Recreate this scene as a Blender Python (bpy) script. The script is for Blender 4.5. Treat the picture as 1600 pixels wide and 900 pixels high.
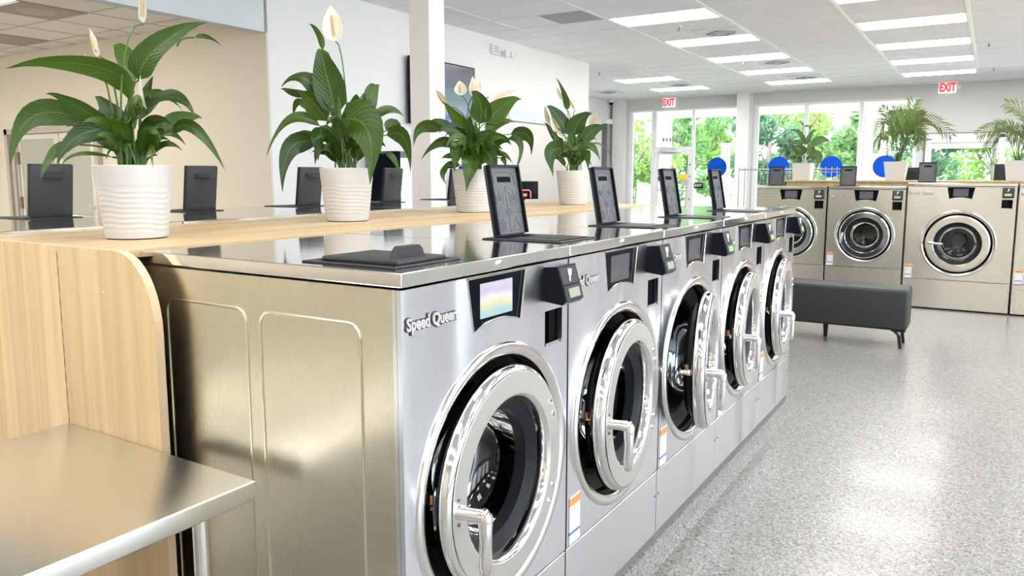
import bpy, bmesh, math, random
from mathutils import Vector, Matrix
for o in list(bpy.data.objects):
    bpy.data.objects.remove(o, do_unlink=True)
SC = bpy.context.scene
COL = SC.collection
PI = math.pi
R = math.radians
rnd = random.Random(7)

# ------------------------------------------------------------------ camera
YAW, PITCH = 0.5567, 0.1263
cd = bpy.data.cameras.new('camera')
cam = bpy.data.objects.new('camera', cd)
COL.objects.link(cam)
cam.location = (0.9379, -1.1053, 1.367)
cam.rotation_euler = (PI / 2 - PITCH, 0, YAW)
cd.sensor_width = 36
cd.lens = 1202.57 / 1600 * 36
cd.shift_y = -23.56 / 1600
cd.clip_start = 0.05
cd.clip_end = 300
SC.camera = cam

# ------------------------------------------------------------------ world, sun, exposure
SKY, SUN, TUBE = 4.8, 8.5, 8.0
wd = bpy.data.worlds.new('sky')
SC.world = wd
wd.use_nodes = True
bg = wd.node_tree.nodes['Background']
bg.inputs[0].default_value = (0.80, 0.89, 1.0, 1)
bg.inputs[1].default_value = SKY
sl = bpy.data.lights.new('sun', 'SUN')
sl.energy = SUN
sl.angle = R(3)
sl.color = (1, 0.96, 0.88)
so = bpy.data.objects.new('sun', sl)
COL.objects.link(so)
so.rotation_euler = (R(-35), 0, R(-20))
vs = SC.view_settings
vs.view_transform = 'Standard'
vs.look = 'None'
vs.gamma = 1
vs.use_curve_mapping = False
vs.exposure = 1.0
SC.cycles.use_denoising = True
SC.cycles.max_bounces = 10
SC.cycles.diffuse_bounces = 5
SC.cycles.glossy_bounces = 6
SC.cycles.transparent_max_bounces = 16
SC.cycles.sample_clamp_indirect = 6
SC.cycles.caustics_reflective = False
SC.cycles.caustics_refractive = False


# ------------------------------------------------------------------ materials
def nmat(name):
    m = bpy.data.materials.new(name)
    m.use_nodes = True
    nt = m.node_tree
    return m, nt, nt.nodes['Principled BSDF']


def N(nt, typ, **kw):
    n = nt.nodes.new(typ)
    for k, v in kw.items():
        setattr(n, k, v)
    return n


def setin(n, **kw):
    for k, v in kw.items():
        n.inputs[k.replace('_', ' ')].default_value = v


def ramp(nt, stops, interp='LINEAR'):
    n = nt.nodes.new('ShaderNodeValToRGB')
    cr = n.color_ramp
    cr.interpolation = interp
    while len(cr.elements) < len(stops):
        cr.elements.new(0.5)
    for e, (p, c) in zip(cr.elements, stops):
        e.position = p
        e.color = (*c, 1) if len(c) == 3 else c
    return n


def tex(nt, typ, scale, coord='Object', sc3=None, rot=None, **kw):
    tc = nt.nodes.new('ShaderNodeTexCoord')
    mp = nt.nodes.new('ShaderNodeMapping')
    if sc3:
        mp.inputs['Scale'].default_value = sc3
    if rot:
        mp.inputs['Rotation'].default_value = rot
    nt.links.new(tc.outputs[coord], mp.inputs[0])
    t = nt.nodes.new(typ)
    nt.links.new(mp.outputs[0], t.inputs['Vector'])
    if 'Scale' in t.inputs:
        t.inputs['Scale'].default_value = scale
    for k, v in kw.items():
        if k in t.inputs.keys():
            t.inputs[k].default_value = v
        else:
            setattr(t, k, v)
    return t


def bump(nt, bsdf, src, strength, dist=0.01):
    b = nt.nodes.new('ShaderNodeBump')
    b.inputs['Strength'].default_value = strength
    b.inputs['Distance'].default_value = dist
    nt.links.new(src, b.inputs['Height'])
    nt.links.new(b.outputs[0], bsdf.inputs['Normal'])
    return b


def plain(name, col, rough=0.5, metal=0.0, spec=0.5, coat=0.0, noise=0.0, nscale=20):
    m, nt, b = nmat(name)
    b.inputs['Base Color'].default_value = (*col, 1)
    setin(b, Roughness=rough, Metallic=metal)
    b.inputs['Specular IOR Level'].default_value = spec
    if coat:
        b.inputs['Coat Weight'].default_value = coat
        b.inputs['Coat Roughness'].default_value = 0.05
    if noise:
        t = tex(nt, 'ShaderNodeTexNoise', nscale, Detail=3.0)
        bump(nt, b, t.outputs['Fac'], noise, 0.005)
    return m


def emit(name, col, strength, base=1.0):
    m, nt, b = nmat(name)
    b.inputs['Base Color'].default_value = (col[0] * base, col[1] * base, col[2] * base, 1)
    b.inputs['Emission Color'].default_value = (*col, 1)
    b.inputs['Emission Strength'].default_value = strength
    return m


def steel(name, col, rough, grain=(220, 220, 5), wav=0.0, aniso=0.0, var=0.03):
    m, nt, b = nmat(name)
    b.inputs['Base Color'].default_value = (*col, 1)
    setin(b, Metallic=1.0, Roughness=rough)
    if aniso:
        b.inputs['Anisotropic'].default_value = aniso
        tg = nt.nodes.new('ShaderNodeCombineXYZ')      # brushed upright: reflections smear up and down
        tg.inputs[2].default_value = 1.0
        nt.links.new(tg.outputs[0], b.inputs['Tangent'])
    g = tex(nt, 'ShaderNodeTexNoise', 6, sc3=grain, Detail=4.0)
    mr = nt.nodes.new('ShaderNodeMapRange')
    mr.inputs['To Min'].default_value = rough - var
    mr.inputs['To Max'].default_value = rough + var
    nt.links.new(g.outputs['Fac'], mr.inputs['Value'])
    nt.links.new(mr.outputs[0], b.inputs['Roughness'])
    if wav:
        w = tex(nt, 'ShaderNodeTexNoise', 1.6, sc3=(1, 3.2, 0.6), Detail=0.5)
        b1 = bump(nt, b, w.outputs['Fac'], wav, 0.05)
        b2 = nt.nodes.new('ShaderNodeBump')
        b2.inputs['Strength'].default_value = 0.002
        b2.inputs['Distance'].default_value = 0.001
        nt.links.new(g.outputs['Fac'], b2.inputs['Height'])
        nt.links.new(b1.outputs[0], b2.inputs['Normal'])
        nt.links.new(b2.outputs[0], b.inputs['Normal'])
    return m


def wood(name, axis, gain=1.0):
    """Pale oak laminate; the grain runs along axis ('Y' or 'Z')."""
    m, nt, b = nmat(name)
    sc = (9, 0.55, 9) if axis == 'Y' else (9, 9, 0.5)
    g = tex(nt, 'ShaderNodeTexNoise', 2.2, sc3=sc, Detail=8.0, Roughness=0.62, Distortion=0.5)
    fine = tex(nt, 'ShaderNodeTexNoise', 14, sc3=sc, Detail=4.0)
    # planks of slightly different tone
    tc = nt.nodes.new('ShaderNodeTexCoord')
    sp = nt.nodes.new('ShaderNodeSeparateXYZ')
    nt.links.new(tc.outputs['Object'], sp.inputs[0])
    mu = N(nt, 'ShaderNodeMath', operation='MULTIPLY')
    mu.inputs[1].default_value = 11.0
    nt.links.new(sp.outputs['X'], mu.inputs[0])
    fl = N(nt, 'ShaderNodeMath', operation='FLOOR')
    nt.links.new(mu.outputs[0], fl.inputs[0])
    wn = N(nt, 'ShaderNodeTexWhiteNoise', noise_dimensions='1D')
    nt.links.new(fl.outputs[0], wn.inputs['W'])
    r = ramp(nt, [(0.2, (0.62, 0.42, 0.20)), (0.45, (0.78, 0.575, 0.315)), (0.58, (0.84, 0.64, 0.37)), (0.8, (0.88, 0.69, 0.43))])
    for e in r.color_ramp.elements:
        e.color = (e.color[0] * gain, e.color[1] * gain, e.color[2] * gain, 1)
    nt.links.new(g.outputs['Fac'], r.inputs[0])
    mx = N(nt, 'ShaderNodeMix', data_type='RGBA', blend_type='MULTIPLY')
    mx.inputs[0].default_value = 1.0
    r2 = ramp(nt, [(0, (0.86, 0.83, 0.80)), (1, (1.0, 1.0, 1.0))])
    nt.links.new(wn.outputs['Value'], r2.inputs[0])
    nt.links.new(r.outputs[0], mx.inputs[6])
    nt.links.new(r2.outputs[0], mx.inputs[7])
    nt.links.new(mx.outputs[2], b.inputs['Base Color'])
    setin(b, Roughness=0.42)
    bump(nt, b, fine.outputs['Fac'], 0.06, 0.002)
    return m


def floor_mat():
    m, nt, b = nmat('speckled_floor')
    v = tex(nt, 'ShaderNodeTexVoronoi', 150)
    w = N(nt, 'ShaderNodeSeparateColor')
    nt.links.new(v.outputs['Color'], w.inputs[0])
    r = ramp(nt, [(0.0, (0.08, 0.078, 0.075)), (0.07, (0.16, 0.157, 0.15)), (0.18, (0.20, 0.197, 0.188)), (0.40, (0.25, 0.244, 0.235)), (0.72, (0.305, 0.298, 0.288)), (0.9, (0.39, 0.381, 0.37))], 'CONSTANT')
    nt.links.new(w.outputs[0], r.inputs[0])
    big = tex(nt, 'ShaderNodeTexNoise', 1.1, Detail=2.0)
    r2 = ramp(nt, [(0.3, (0.9, 0.9, 0.9)), (0.7, (1, 1, 1))])
    nt.links.new(big.outputs['Fac'], r2.inputs[0])
    mx = N(nt, 'ShaderNodeMix', data_type='RGBA', blend_type='MULTIPLY')
    mx.inputs[0].default_value = 1
    nt.links.new(r.outputs[0], mx.inputs[6])
    nt.links.new(r2.outputs[0], mx.inputs[7])
    nt.links.new(mx.outputs[2], b.inputs['Base Color'])
    setin(b, Roughness=0.3)
    b.inputs['Coat Weight'].default_value = 0.15
    b.inputs['Coat Roughness'].default_value = 0.1
    n2 = tex(nt, 'ShaderNodeTexNoise', 9, Detail=3.0)
    bump(nt, b, n2.outputs['Fac'], 0.05, 0.02)
    return m


def leaf_mat(name, dark, light, vein, under=0.35):
    m, nt, b = nmat(name)
    uv = nt.nodes.new('ShaderNodeUVMap')
    sp = nt.nodes.new('ShaderNodeSeparateXYZ')
    nt.links.new(uv.outputs[0], sp.inputs[0])
    # veins: arcs sweeping from the midrib towards the tip
    ab = N(nt, 'ShaderNodeMath', operation='ABSOLUTE')
    su = N(nt, 'ShaderNodeMath', operation='SUBTRACT')
    su.inputs[1].default_value = 0.5
    nt.links.new(sp.outputs['X'], su.inputs[0])
    nt.links.new(su.outputs[0], ab.inputs[0])
    k = N(nt, 'ShaderNodeMath', operation='MULTIPLY')
    k.inputs[1].default_value = 0.55
    nt.links.new(ab.outputs[0], k.inputs[0])
    d = N(nt, 'ShaderNodeMath', operation='SUBTRACT')
    nt.links.new(sp.outputs['Y'], d.inputs[0])
    nt.links.new(k.outputs[0], d.inputs[1])
    f = N(nt, 'ShaderNodeMath', operation='MULTIPLY')
    f.inputs[1].default_value = 85.0
    nt.links.new(d.outputs[0], f.inputs[0])
    s = N(nt, 'ShaderNodeMath', operation='SINE')
    nt.links.new(f.outputs[0], s.inputs[0])
    r = ramp(nt, [(0.55, (0, 0, 0)), (0.95, (1, 1, 1))])
    nt.links.new(s.outputs[0], r.inputs[0])
    mid = ramp(nt, [(0.0, (1, 1, 1)), (0.035, (0, 0, 0))])
    nt.links.new(ab.outputs[0], mid.inputs[0])
    mxv = N(nt, 'ShaderNodeMath', operation='MAXIMUM')
    hv = N(nt, 'ShaderNodeMath', operation='MULTIPLY')
    hv.inputs[1].default_value = 0.35
    nt.links.new(r.outputs[0], hv.inputs[0])
    nt.links.new(hv.outputs[0], mxv.inputs[0])
    nt.links.new(mid.outputs[0], mxv.inputs[1])
    oi = nt.nodes.new('ShaderNodeObjectInfo')
    base = N(nt, 'ShaderNodeMix', data_type='RGBA')
    base.inputs[6].default_value = (*dark, 1)
    base.inputs[7].default_value = (*light, 1)
    nt.links.new(oi.outputs['Random'], base.inputs[0])
    mx = N(nt, 'ShaderNodeMix', data_type='RGBA')
    nt.links.new(mxv.outputs[0], mx.inputs[0])
    nt.links.new(base.outputs[2], mx.inputs[6])
    mx.inputs[7].default_value = (*vein, 1)
    nt.links.new(mx.outputs[2], b.inputs['Base Color'])
    setin(b, Roughness=0.33)
    bump(nt, b, s.outputs[0], 0.12, 0.003)
    tr = nt.nodes.new('ShaderNodeBsdfTranslucent')
    nt.links.new(mx.outputs[2], tr.inputs[0])
    ms = nt.nodes.new('ShaderNodeMixShader')
    ms.inputs[0].default_value = under
    nt.links.new(b.outputs[0], ms.inputs[1])
    nt.links.new(tr.outputs[0], ms.inputs[2])
    nt.links.new(ms.outputs[0], nt.nodes['Material Output'].inputs[0])
    return m


def leafy(name, col):
    m, nt, b = nmat(name)
    b.inputs['Base Color'].default_value = (*col, 1)
    setin(b, Roughness=0.6)
    tr = nt.nodes.new('ShaderNodeBsdfTranslucent')
    tr.inputs[0].default_value = (*col, 1)
    ms = nt.nodes.new('ShaderNodeMixShader')
    ms.inputs[0].default_value = 0.5
    nt.links.new(b.outputs[0], ms.inputs[1])
    nt.links.new(tr.outputs[0], ms.inputs[2])
    nt.links.new(ms.outputs[0], nt.nodes['Material Output'].inputs[0])
    return m


def glass_mat(name, tint, refl=0.06):
    m = bpy.data.materials.new(name)
    m.use_nodes = True
    nt = m.node_tree
    nt.nodes.remove(nt.nodes['Principled BSDF'])
    t = nt.nodes.new('ShaderNodeBsdfTransparent')
    t.inputs[0].default_value = (*tint, 1)
    g = nt.nodes.new('ShaderNodeBsdfGlossy')
    g.inputs['Roughness'].default_value = 0.02
    fr = nt.nodes.new('ShaderNodeFresnel')
    fr.inputs[0].default_value = 1.45
    mx = nt.nodes.new('ShaderNodeMixShader')
    nt.links.new(fr.outputs[0], mx.inputs[0])
    nt.links.new(t.outputs[0], mx.inputs[1])
    nt.links.new(g.outputs[0], mx.inputs[2])
    nt.links.new(mx.outputs[0], nt.nodes['Material Output'].inputs[0])
    return m


def grad_emit(name, stops, strength, axis='Z', lo=0.0, hi=1.0, noise=0.0, nscale=8):
    """A lit picture: colour bands over the object's own height or width, stirred by noise."""
    m, nt, b = nmat(name)
    tc = nt.nodes.new('ShaderNodeTexCoord')
    sp = nt.nodes.new('ShaderNodeSeparateXYZ')
    nt.links.new(tc.outputs['Object'], sp.inputs[0])
    mr = nt.nodes.new('ShaderNodeMapRange')
    mr.inputs['From Min'].default_value = lo
    mr.inputs['From Max'].default_value = hi
    src = sp.outputs[axis]
    if noise:
        nz = tex(nt, 'ShaderNodeTexNoise', nscale, Detail=3.0)
        ad = N(nt, 'ShaderNodeMath', operation='MULTIPLY_ADD')
        ad.inputs[1].default_value = noise
        nt.links.new(nz.outputs['Fac'], ad.inputs[0])
        nt.links.new(src, ad.inputs[2])
        src = ad.outputs[0]
    nt.links.new(src, mr.inputs['Value'])
    r = ramp(nt, stops)
    nt.links.new(mr.outputs[0], r.inputs[0])
    b.inputs['Base Color'].default_value = (0.02, 0.02, 0.02, 1)
    setin(b, Roughness=0.15)
    b.inputs['Specular IOR Level'].default_value = 0.15
    nt.links.new(r.outputs[0], b.inputs['Emission Color'])
    b.inputs['Emission Strength'].default_value = strength
    return m


def sticker_mat():
    """White sticker: orange head, grey text lines, blue band (object Z runs 0..0.14)."""
    m, nt, b = nmat('warning_sticker')
    tc = nt.nodes.new('ShaderNodeTexCoord')
    sp = nt.nodes.new('ShaderNodeSeparateXYZ')
    nt.links.new(tc.outputs['Object'], sp.inputs[0])
    mr = nt.nodes.new('ShaderNodeMapRange')
    mr.inputs['From Max'].default_value = 0.14
    nt.links.new(sp.outputs['Z'], mr.inputs['Value'])
    r = ramp(nt, [(0.0, (0.8, 0.8, 0.78)), (0.2, (0.05, 0.16, 0.6)), (0.26, (0.8, 0.8, 0.78)), (0.80, (0.85, 0.30, 0.09)), (0.96, (0.8, 0.8, 0.78))], 'CONSTANT')
    nt.links.new(mr.outputs[0], r.inputs[0])
    f = N(nt, 'ShaderNodeMath', operation='MULTIPLY')
    f.inputs[1].default_value = 1100
    nt.links.new(sp.outputs['Z'], f.inputs[0])
    s = N(nt, 'ShaderNodeMath', operation='SINE')
    nt.links.new(f.outputs[0], s.inputs[0])
    nz = tex(nt, 'ShaderNodeTexNoise', 120, sc3=(1, 1, 0.1))
    ml = N(nt, 'ShaderNodeMath', operation='MULTIPLY')
    nt.links.new(s.outputs[0], ml.inputs[0])
    nt.links.new(nz.outputs['Fac'], ml.inputs[1])
    rr = ramp(nt, [(0.25, (1, 1, 1)), (0.4, (0.55, 0.55, 0.55))])
    nt.links.new(ml.outputs[0], rr.inputs[0])
    mx = N(nt, 'ShaderNodeMix', data_type='RGBA', blend_type='MULTIPLY')
    mx.inputs[0].default_value = 1
    nt.links.new(r.outputs[0], mx.inputs[6])
    nt.links.new(rr.outputs[0], mx.inputs[7])
    nt.links.new(mx.outputs[2], b.inputs['Base Color'])
    setin(b, Roughness=0.4)
    return m


M = {}
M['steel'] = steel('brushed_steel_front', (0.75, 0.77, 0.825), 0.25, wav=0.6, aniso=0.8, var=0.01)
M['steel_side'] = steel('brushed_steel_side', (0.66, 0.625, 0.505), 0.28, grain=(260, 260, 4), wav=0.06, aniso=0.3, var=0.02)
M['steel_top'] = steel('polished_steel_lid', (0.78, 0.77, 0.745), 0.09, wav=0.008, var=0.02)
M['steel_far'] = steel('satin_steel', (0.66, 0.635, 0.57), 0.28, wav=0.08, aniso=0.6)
M['steel_table'] = steel('worktable_steel', (0.80, 0.795, 0.77), 0.28, grain=(6, 300, 300), wav=0.02, var=0.012)
M['satin'] = steel('satin_ring', (0.68, 0.67, 0.65), 0.38, grain=(60, 60, 60), var=0.06)
M['bezel'] = steel('bezel_steel', (0.72, 0.71, 0.69), 0.14, var=0.04)
M['chrome'] = plain('chrome', (0.74, 0.74, 0.74), 0.06, 1.0)
M['drum'] = steel('drum_steel', (0.20, 0.20, 0.21), 0.25)
M['black'] = plain('black_plastic', (0.006, 0.007, 0.012), 0.3, spec=0.15)
M['gap'] = plain('black_gap', (0.006, 0.006, 0.007), 0.7, spec=0.05)
M['rubber'] = plain('black_rubber', (0.012, 0.013, 0.016), 0.42, spec=0.18)
M['charcoal'] = plain('charcoal_plastic', (0.034, 0.036, 0.04), 0.45, spec=0.3, noise=0.08, nscale=300)
M['charcoal_in'] = plain('grey_plastic_moulding', (0.12, 0.125, 0.135), 0.42, spec=0.3, noise=0.06, nscale=300)
M['hinge'] = plain('hinge_bronze', (0.30, 0.22, 0.13), 0.5)
M['icon'] = plain('icon_white', (0.85, 0.85, 0.85), 0.4)
M['lcd'] = emit('reader_lcd', (0.55, 0.62, 0.50), 0.2, 0.3)
M['lcd_green'] = emit('reader_lcd_green', (0.45, 0.70, 0.32), 0.3, 0.3)
M['copper'] = plain('copper', (0.55, 0.26, 0.14), 0.3, 1.0)
M['glossblack'] = plain('display_black', (0.003, 0.004, 0.008), 0.12, spec=0.07)
M['bowl'] = plain('door_glass', (0.02, 0.022, 0.024), 0.03, spec=0.8)
M['logo_face'] = plain('logo_silver', (0.75, 0.75, 0.76), 0.25, 0.6)
M['logo_back'] = plain('logo_dark_edge', (0.03, 0.03, 0.035), 0.4)
M['sticker'] = sticker_mat()
M['screen_glare'] = grad_emit('display_pastel_glare', [(0, (0.60, 0.66, 0.80)), (0.3, (0.45, 0.75, 0.80)), (0.5, (0.85, 0.85, 0.50)), (0.68, (0.95, 0.92, 0.88)), (0.85, (0.75, 0.62, 0.85)), (1, (0.72, 0.72, 0.85))], 0.5, 'Z', 0.0, 0.085, 0.03, 14)  # lit screen whose pastel bands also paint its rainbow glare
M['screen_dim'] = grad_emit('display_slate', [(0, (0.18, 0.25, 0.36)), (0.45, (0.42, 0.40, 0.40)), (0.6, (0.36, 0.37, 0.42)), (1, (0.30, 0.33, 0.38))], 0.16, 'Z', 0.0, 0.085, 0.03, 14)
M['wood_panel'] = wood('oak_upright', 'Z', 0.93)
M['wood_top'] = wood('oak_worktop', 'Y', 0.72)
M['wood_top_x'] = wood('oak_worktop_far', 'Y', 0.70)
M['edge'] = plain('oak_edge_band', (0.72, 0.53, 0.33), 0.45)
M['wall'] = plain('white_paint', (0.87, 0.86, 0.85), 0.6, noise=0.03, nscale=160)
M['tan'] = plain('beige_paint', (0.76, 0.70, 0.60), 0.6, noise=0.03, nscale=160)
M['grey'] = plain('grey_paint', (0.66, 0.66, 0.645), 0.6, noise=0.03, nscale=160)
M['header'] = plain('pale_blue_grey_header', (0.70, 0.735, 0.77), 0.6)  # even blue-grey tone, cooler than the wall colour
M['tile'] = plain('ceiling_tile', (0.90, 0.885, 0.94), 0.8, noise=0.25, nscale=260)
M['tile_warm'] = plain('ceiling_tile_warm', (0.90, 0.87, 0.82), 0.8, noise=0.25, nscale=260)
M['tile_dark'] = plain('grey_ceiling_panel', (0.42, 0.42, 0.41), 0.8)
M['grid'] = plain('white_tee_bar', (0.86, 0.86, 0.86), 0.4)
M['slab'] = plain('ceiling_void', (0.6, 0.6, 0.6), 0.8)
M['tube'] = emit('light_diffuser', (1.0, 0.98, 0.95), TUBE)
M['tube_side'] = emit('side_light_diffuser', (1.0, 0.96, 0.89), 11.0)
M['frame_white'] = plain('white_frame_paint', (0.85, 0.86, 0.87), 0.35)
M['alu'] = plain('silver_aluminium', (0.72, 0.73, 0.74), 0.3, 0.9)
M['glass'] = glass_mat('clear_glass', (0.97, 0.985, 0.98))
M['floor'] = floor_mat()
M['pot'] = plain('white_glazed_plastic', (0.53, 0.525, 0.515), 0.35)
M['soil'] = plain('dark_soil', (0.03, 0.022, 0.015), 0.9, noise=0.8, nscale=120)
M['leaf'] = leaf_mat('lily_leaf', (0.012, 0.046, 0.003), (0.055, 0.125, 0.006), (0.13, 0.20, 0.045))
M['leaf_far'] = leaf_mat('lily_leaf_pale', (0.03, 0.075, 0.015), (0.085, 0.15, 0.03), (0.14, 0.22, 0.06))
M['palm'] = leaf_mat('palm_leaflet', (0.045, 0.09, 0.012), (0.13, 0.185, 0.025), (0.14, 0.2, 0.05))
M['stem'] = plain('green_stem', (0.06, 0.13, 0.025), 0.45)
M['darkstem'] = plain('dark_palm_stem', (0.05, 0.04, 0.03), 0.6)
M['dried'] = plain('dried_leaf', (0.12, 0.085, 0.06), 0.6)
M['spathe'] = leaf_mat('white_spathe', (0.80, 0.76, 0.64), (0.86, 0.83, 0.72), (0.84, 0.80, 0.68), 0.3)
M['spathe_beige'] = leaf_mat('beige_spathe', (0.56, 0.46, 0.34), (0.66, 0.56, 0.42), (0.6, 0.5, 0.38), 0.3)
M['spadix'] = plain('tan_spadix', (0.55, 0.42, 0.22), 0.7, noise=0.6, nscale=500)
M['fabric'] = plain('charcoal_vinyl', (0.03, 0.034, 0.034), 0.5, spec=0.3, noise=0.15, nscale=400)
M['legmetal'] = plain('black_leg_metal', (0.03, 0.03, 0.033), 0.22, 0.6)
M['red'] = emit('exit_red', (0.75, 0.03, 0.05), 0.55)
M['signwhite'] = emit('exit_white', (0.85, 0.83, 0.80), 0.35)
M['blue'] = plain('blue_vinyl', (0.0, 0.085, 0.62), 0.5, spec=0.2)
M['blue_dark'] = plain('blue_vinyl_letters', (0.0, 0.06, 0.45), 0.5, spec=0.2)
M['yellow'] = plain('yellow_notice', (0.90, 0.72, 0.08), 0.5)
M['white'] = plain('white_print', (0.85, 0.85, 0.85), 0.5)
M['orange'] = emit('orange_outline', (0.90, 0.22, 0.12), 0.5)
M['darkgrey'] = plain('dark_grey_metal', (0.14, 0.145, 0.15), 0.45)
M['concrete'] = plain('pale_concrete', (0.8, 0.79, 0.77), 0.85, noise=0.3, nscale=40)
M['rail_steel'] = plain('rail_grey_steel', (0.34, 0.35, 0.37), 0.35, 0.5)
M['hub'] = plain('drum_hub_steel', (0.8, 0.8, 0.8), 0.35, 0.3)
M['grass'] = plain('lawn', (0.14, 0.28, 0.05), 0.9, noise=0.8, nscale=60)
M['crown1'], M['crown2'], M['crown3'] = [leafy(n, c) for n, c in (('leaves_light', (0.25, 0.38, 0.10)), ('leaves_mid', (0.155, 0.29, 0.10)), ('leaves_dark', (0.095, 0.20, 0.11)))]
M['bark'] = plain('bark', (0.20, 0.17, 0.15), 0.9, noise=0.8, nscale=30)
M['flower'] = plain('yellow_blossom', (0.8, 0.6, 0.08), 0.7)
M['tv'] = grad_emit('television_picture', [(0, (0.45, 0.50, 0.62)), (0.14, (0.30, 0.36, 0.55)), (0.2, (0.07, 0.15, 0.45)), (0.3, (0.25, 0.30, 0.36)), (0.5, (0.12, 0.20, 0.21)), (0.75, (0.09, 0.13, 0.145)), (0.88, (0.12, 0.125, 0.15)), (1, (0.08, 0.08, 0.11))], 0.75, 'Z', 0.0, 0.75, 0.12, 2.2)
M['vend'] = grad_emit('lit_cabinet', [(0, (0.55, 0.65, 0.75)), (0.5, (0.75, 0.85, 0.92)), (1, (0.85, 0.9, 0.95))], 0.9, 'Z', 0, 1.5, 0.2, 6)


# ------------------------------------------------------------------ mesh helpers
class MB:
    """Collects simple solids; build() links them as ONE mesh object."""

    def __init__(s):
        s.v, s.f, s.mi, s.uv = [], [], [], {}
        s.cur = 0

    def add(s, vs, fs, mat=None):
        o = len(s.v)
        s.v += [tuple(p) for p in vs]
        for f in fs:
            s.f.append([o + i for i in f])
            s.mi.append(s.cur if mat is None else mat)
        return s

    def box(s, a, b, mat=None, bev=0.0, seg=2):
        x0, y0, z0 = a
        x1, y1, z1 = b
        if bev <= 0:
            vs = [(x0, y0, z0), (x1, y0, z0), (x1, y1, z0), (x0, y1, z0), (x0, y0, z1), (x1, y0, z1), (x1, y1, z1), (x0, y1, z1)]
            return s.add(vs, [(0, 3, 2, 1), (4, 5, 6, 7), (0, 1, 5, 4), (1, 2, 6, 5), (2, 3, 7, 6), (3, 0, 4, 7)], mat)
        bm = bmesh.new()
        bmesh.ops.create_cube(bm, size=1)
        for v in bm.verts:
            v.co = Vector((x0 + (v.co.x + .5) * (x1 - x0), y0 + (v.co.y + .5) * (y1 - y0), z0 + (v.co.z + .5) * (z1 - z0)))
        bmesh.ops.bevel(bm, geom=bm.edges[:], offset=bev, segments=seg, affect='EDGES', profile=0.5)
        bm.verts.index_update()
        s.add([v.co[:] for v in bm.verts], [[v.index for v in f.verts] for f in bm.faces], mat)
        bm.free()
        return s

    def prism(s, poly, axis, a, b, mat=None):
        """2D polygon extruded along axis from a to b. poly in the other two axes' order (x,y,z without axis)."""
        def P(q, h):
            q = list(q)
            q.insert('xyz'.index(axis), h)
            return tuple(q)
        n = len(poly)
        vs = [P(q, a) for q in poly] + [P(q, b) for q in poly]
        fs = [list(range(n))[::-1], list(range(n, 2 * n))] + [[i, (i + 1) % n, n + (i + 1) % n, n + i] for i in range(n)]
        return s.add(vs, fs, mat)

    def lathe(s, prof, c, axis='z', seg=48, mat=None, warp=None, close=False):
        """prof: list of (radius, height) revolved about the axis through c."""
        vs, fs = [], []
        for (r, h) in prof:
            for k in range(seg):
                a = 2 * PI * k / seg
                rr = r + (warp(a, h) if warp else 0)
                u, w = rr * math.cos(a), rr * math.sin(a)
                if axis == 'z':
                    vs.append((c[0] + u, c[1] + w, c[2] + h))
                elif axis == 'x':
                    vs.append((c[0] + h, c[1] + u, c[2] + w))
                else:
                    vs.append((c[0] + w, c[1] + h, c[2] + u))
        n = len(prof)
        for i in range(n - 1 if not close else n):
            j = (i + 1) % n
            for k in range(seg):
                k2 = (k + 1) % seg
                fs.append((i * seg + k, i * seg + k2, j * seg + k2, j * seg + k))
        return s.add(vs, fs, mat)

    def disc(s, c, r, axis='z', seg=32, mat=None):
        vs = []
        for k in range(seg):
            a = 2 * PI * k / seg
            u, w = r * math.cos(a), r * math.sin(a)
            vs.append({'z': (c[0] + u, c[1] + w, c[2]), 'x': (c[0], c[1] + u, c[2] + w), 'y': (c[0] + w, c[1], c[2] + u)}[axis])
        return s.add(vs, [list(range(seg))], mat)

    def cyl(s, c, r, h, axis='z', seg=24, mat=None):
        s.lathe([(r, 0), (r, h)], c, axis, seg, mat)
        d = {'z': (0, 0, h), 'x': (h, 0, 0), 'y': (0, h, 0)}[axis]
        s.disc(c, r, axis, seg, mat)
        return s.disc((c[0] + d[0], c[1] + d[1], c[2] + d[2]), r, axis, seg, mat)

    def tube(s, pts, r, seg=8, mat=None, cap=True):
        pts = [Vector(p) for p in pts]
        rs = r if isinstance(r, (list, tuple)) else [r] * len(pts)
        vs, fs = [], []
        up = None
        for i, p in enumerate(pts):
            t = (pts[min(i + 1, len(pts) - 1)] - pts[max(i - 1, 0)]).normalized()
            if up is None:
                up = Vector((0, 0, 1)) if abs(t.z) < 0.9 else Vector((1, 0, 0))
            a = t.cross(up)
            if a.length < 1e-5:
                a = t.orthogonal()
            a.normalize()
            b = a.cross(t).normalized()
            up = b
            for k in range(seg):
                q = 2 * PI * k / seg
                vs.append(p + a * (rs[i] * math.cos(q)) + b * (rs[i] * math.sin(q)))
        for i in range(len(pts) - 1):
            for k in range(seg):
                k2 = (k + 1) % seg
                fs.append((i * seg + k, i * seg + k2, (i + 1) * seg + k2, (i + 1) * seg + k))
        if cap:
            fs.append(list(range(seg))[::-1])
            fs.append([(len(pts) - 1) * seg + k for k in range(seg)])
        return s.add(vs, fs, mat)

    def mesh(s, name, mats, smooth=35):
        me = bpy.data.meshes.new(name)
        me.from_pydata(s.v, [], s.f)
        for m in (mats if isinstance(mats, (list, tuple)) else [mats]):
            me.materials.append(M[m] if isinstance(m, str) else m)
        me.polygons.foreach_set('material_index', s.mi)
        bm = bmesh.new()
        bm.from_mesh(me)
        bmesh.ops.recalc_face_normals(bm, faces=bm.faces[:])
        bm.to_mesh(me)
        bm.free()
        if smooth:
            me.shade_smooth()
            me.set_sharp_from_angle(angle=R(smooth))
        return me

    def build(s, name, mats, parent=None, smooth=35, loc=None):
        return link(name, s.mesh(name, mats, smooth), parent, loc)


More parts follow.
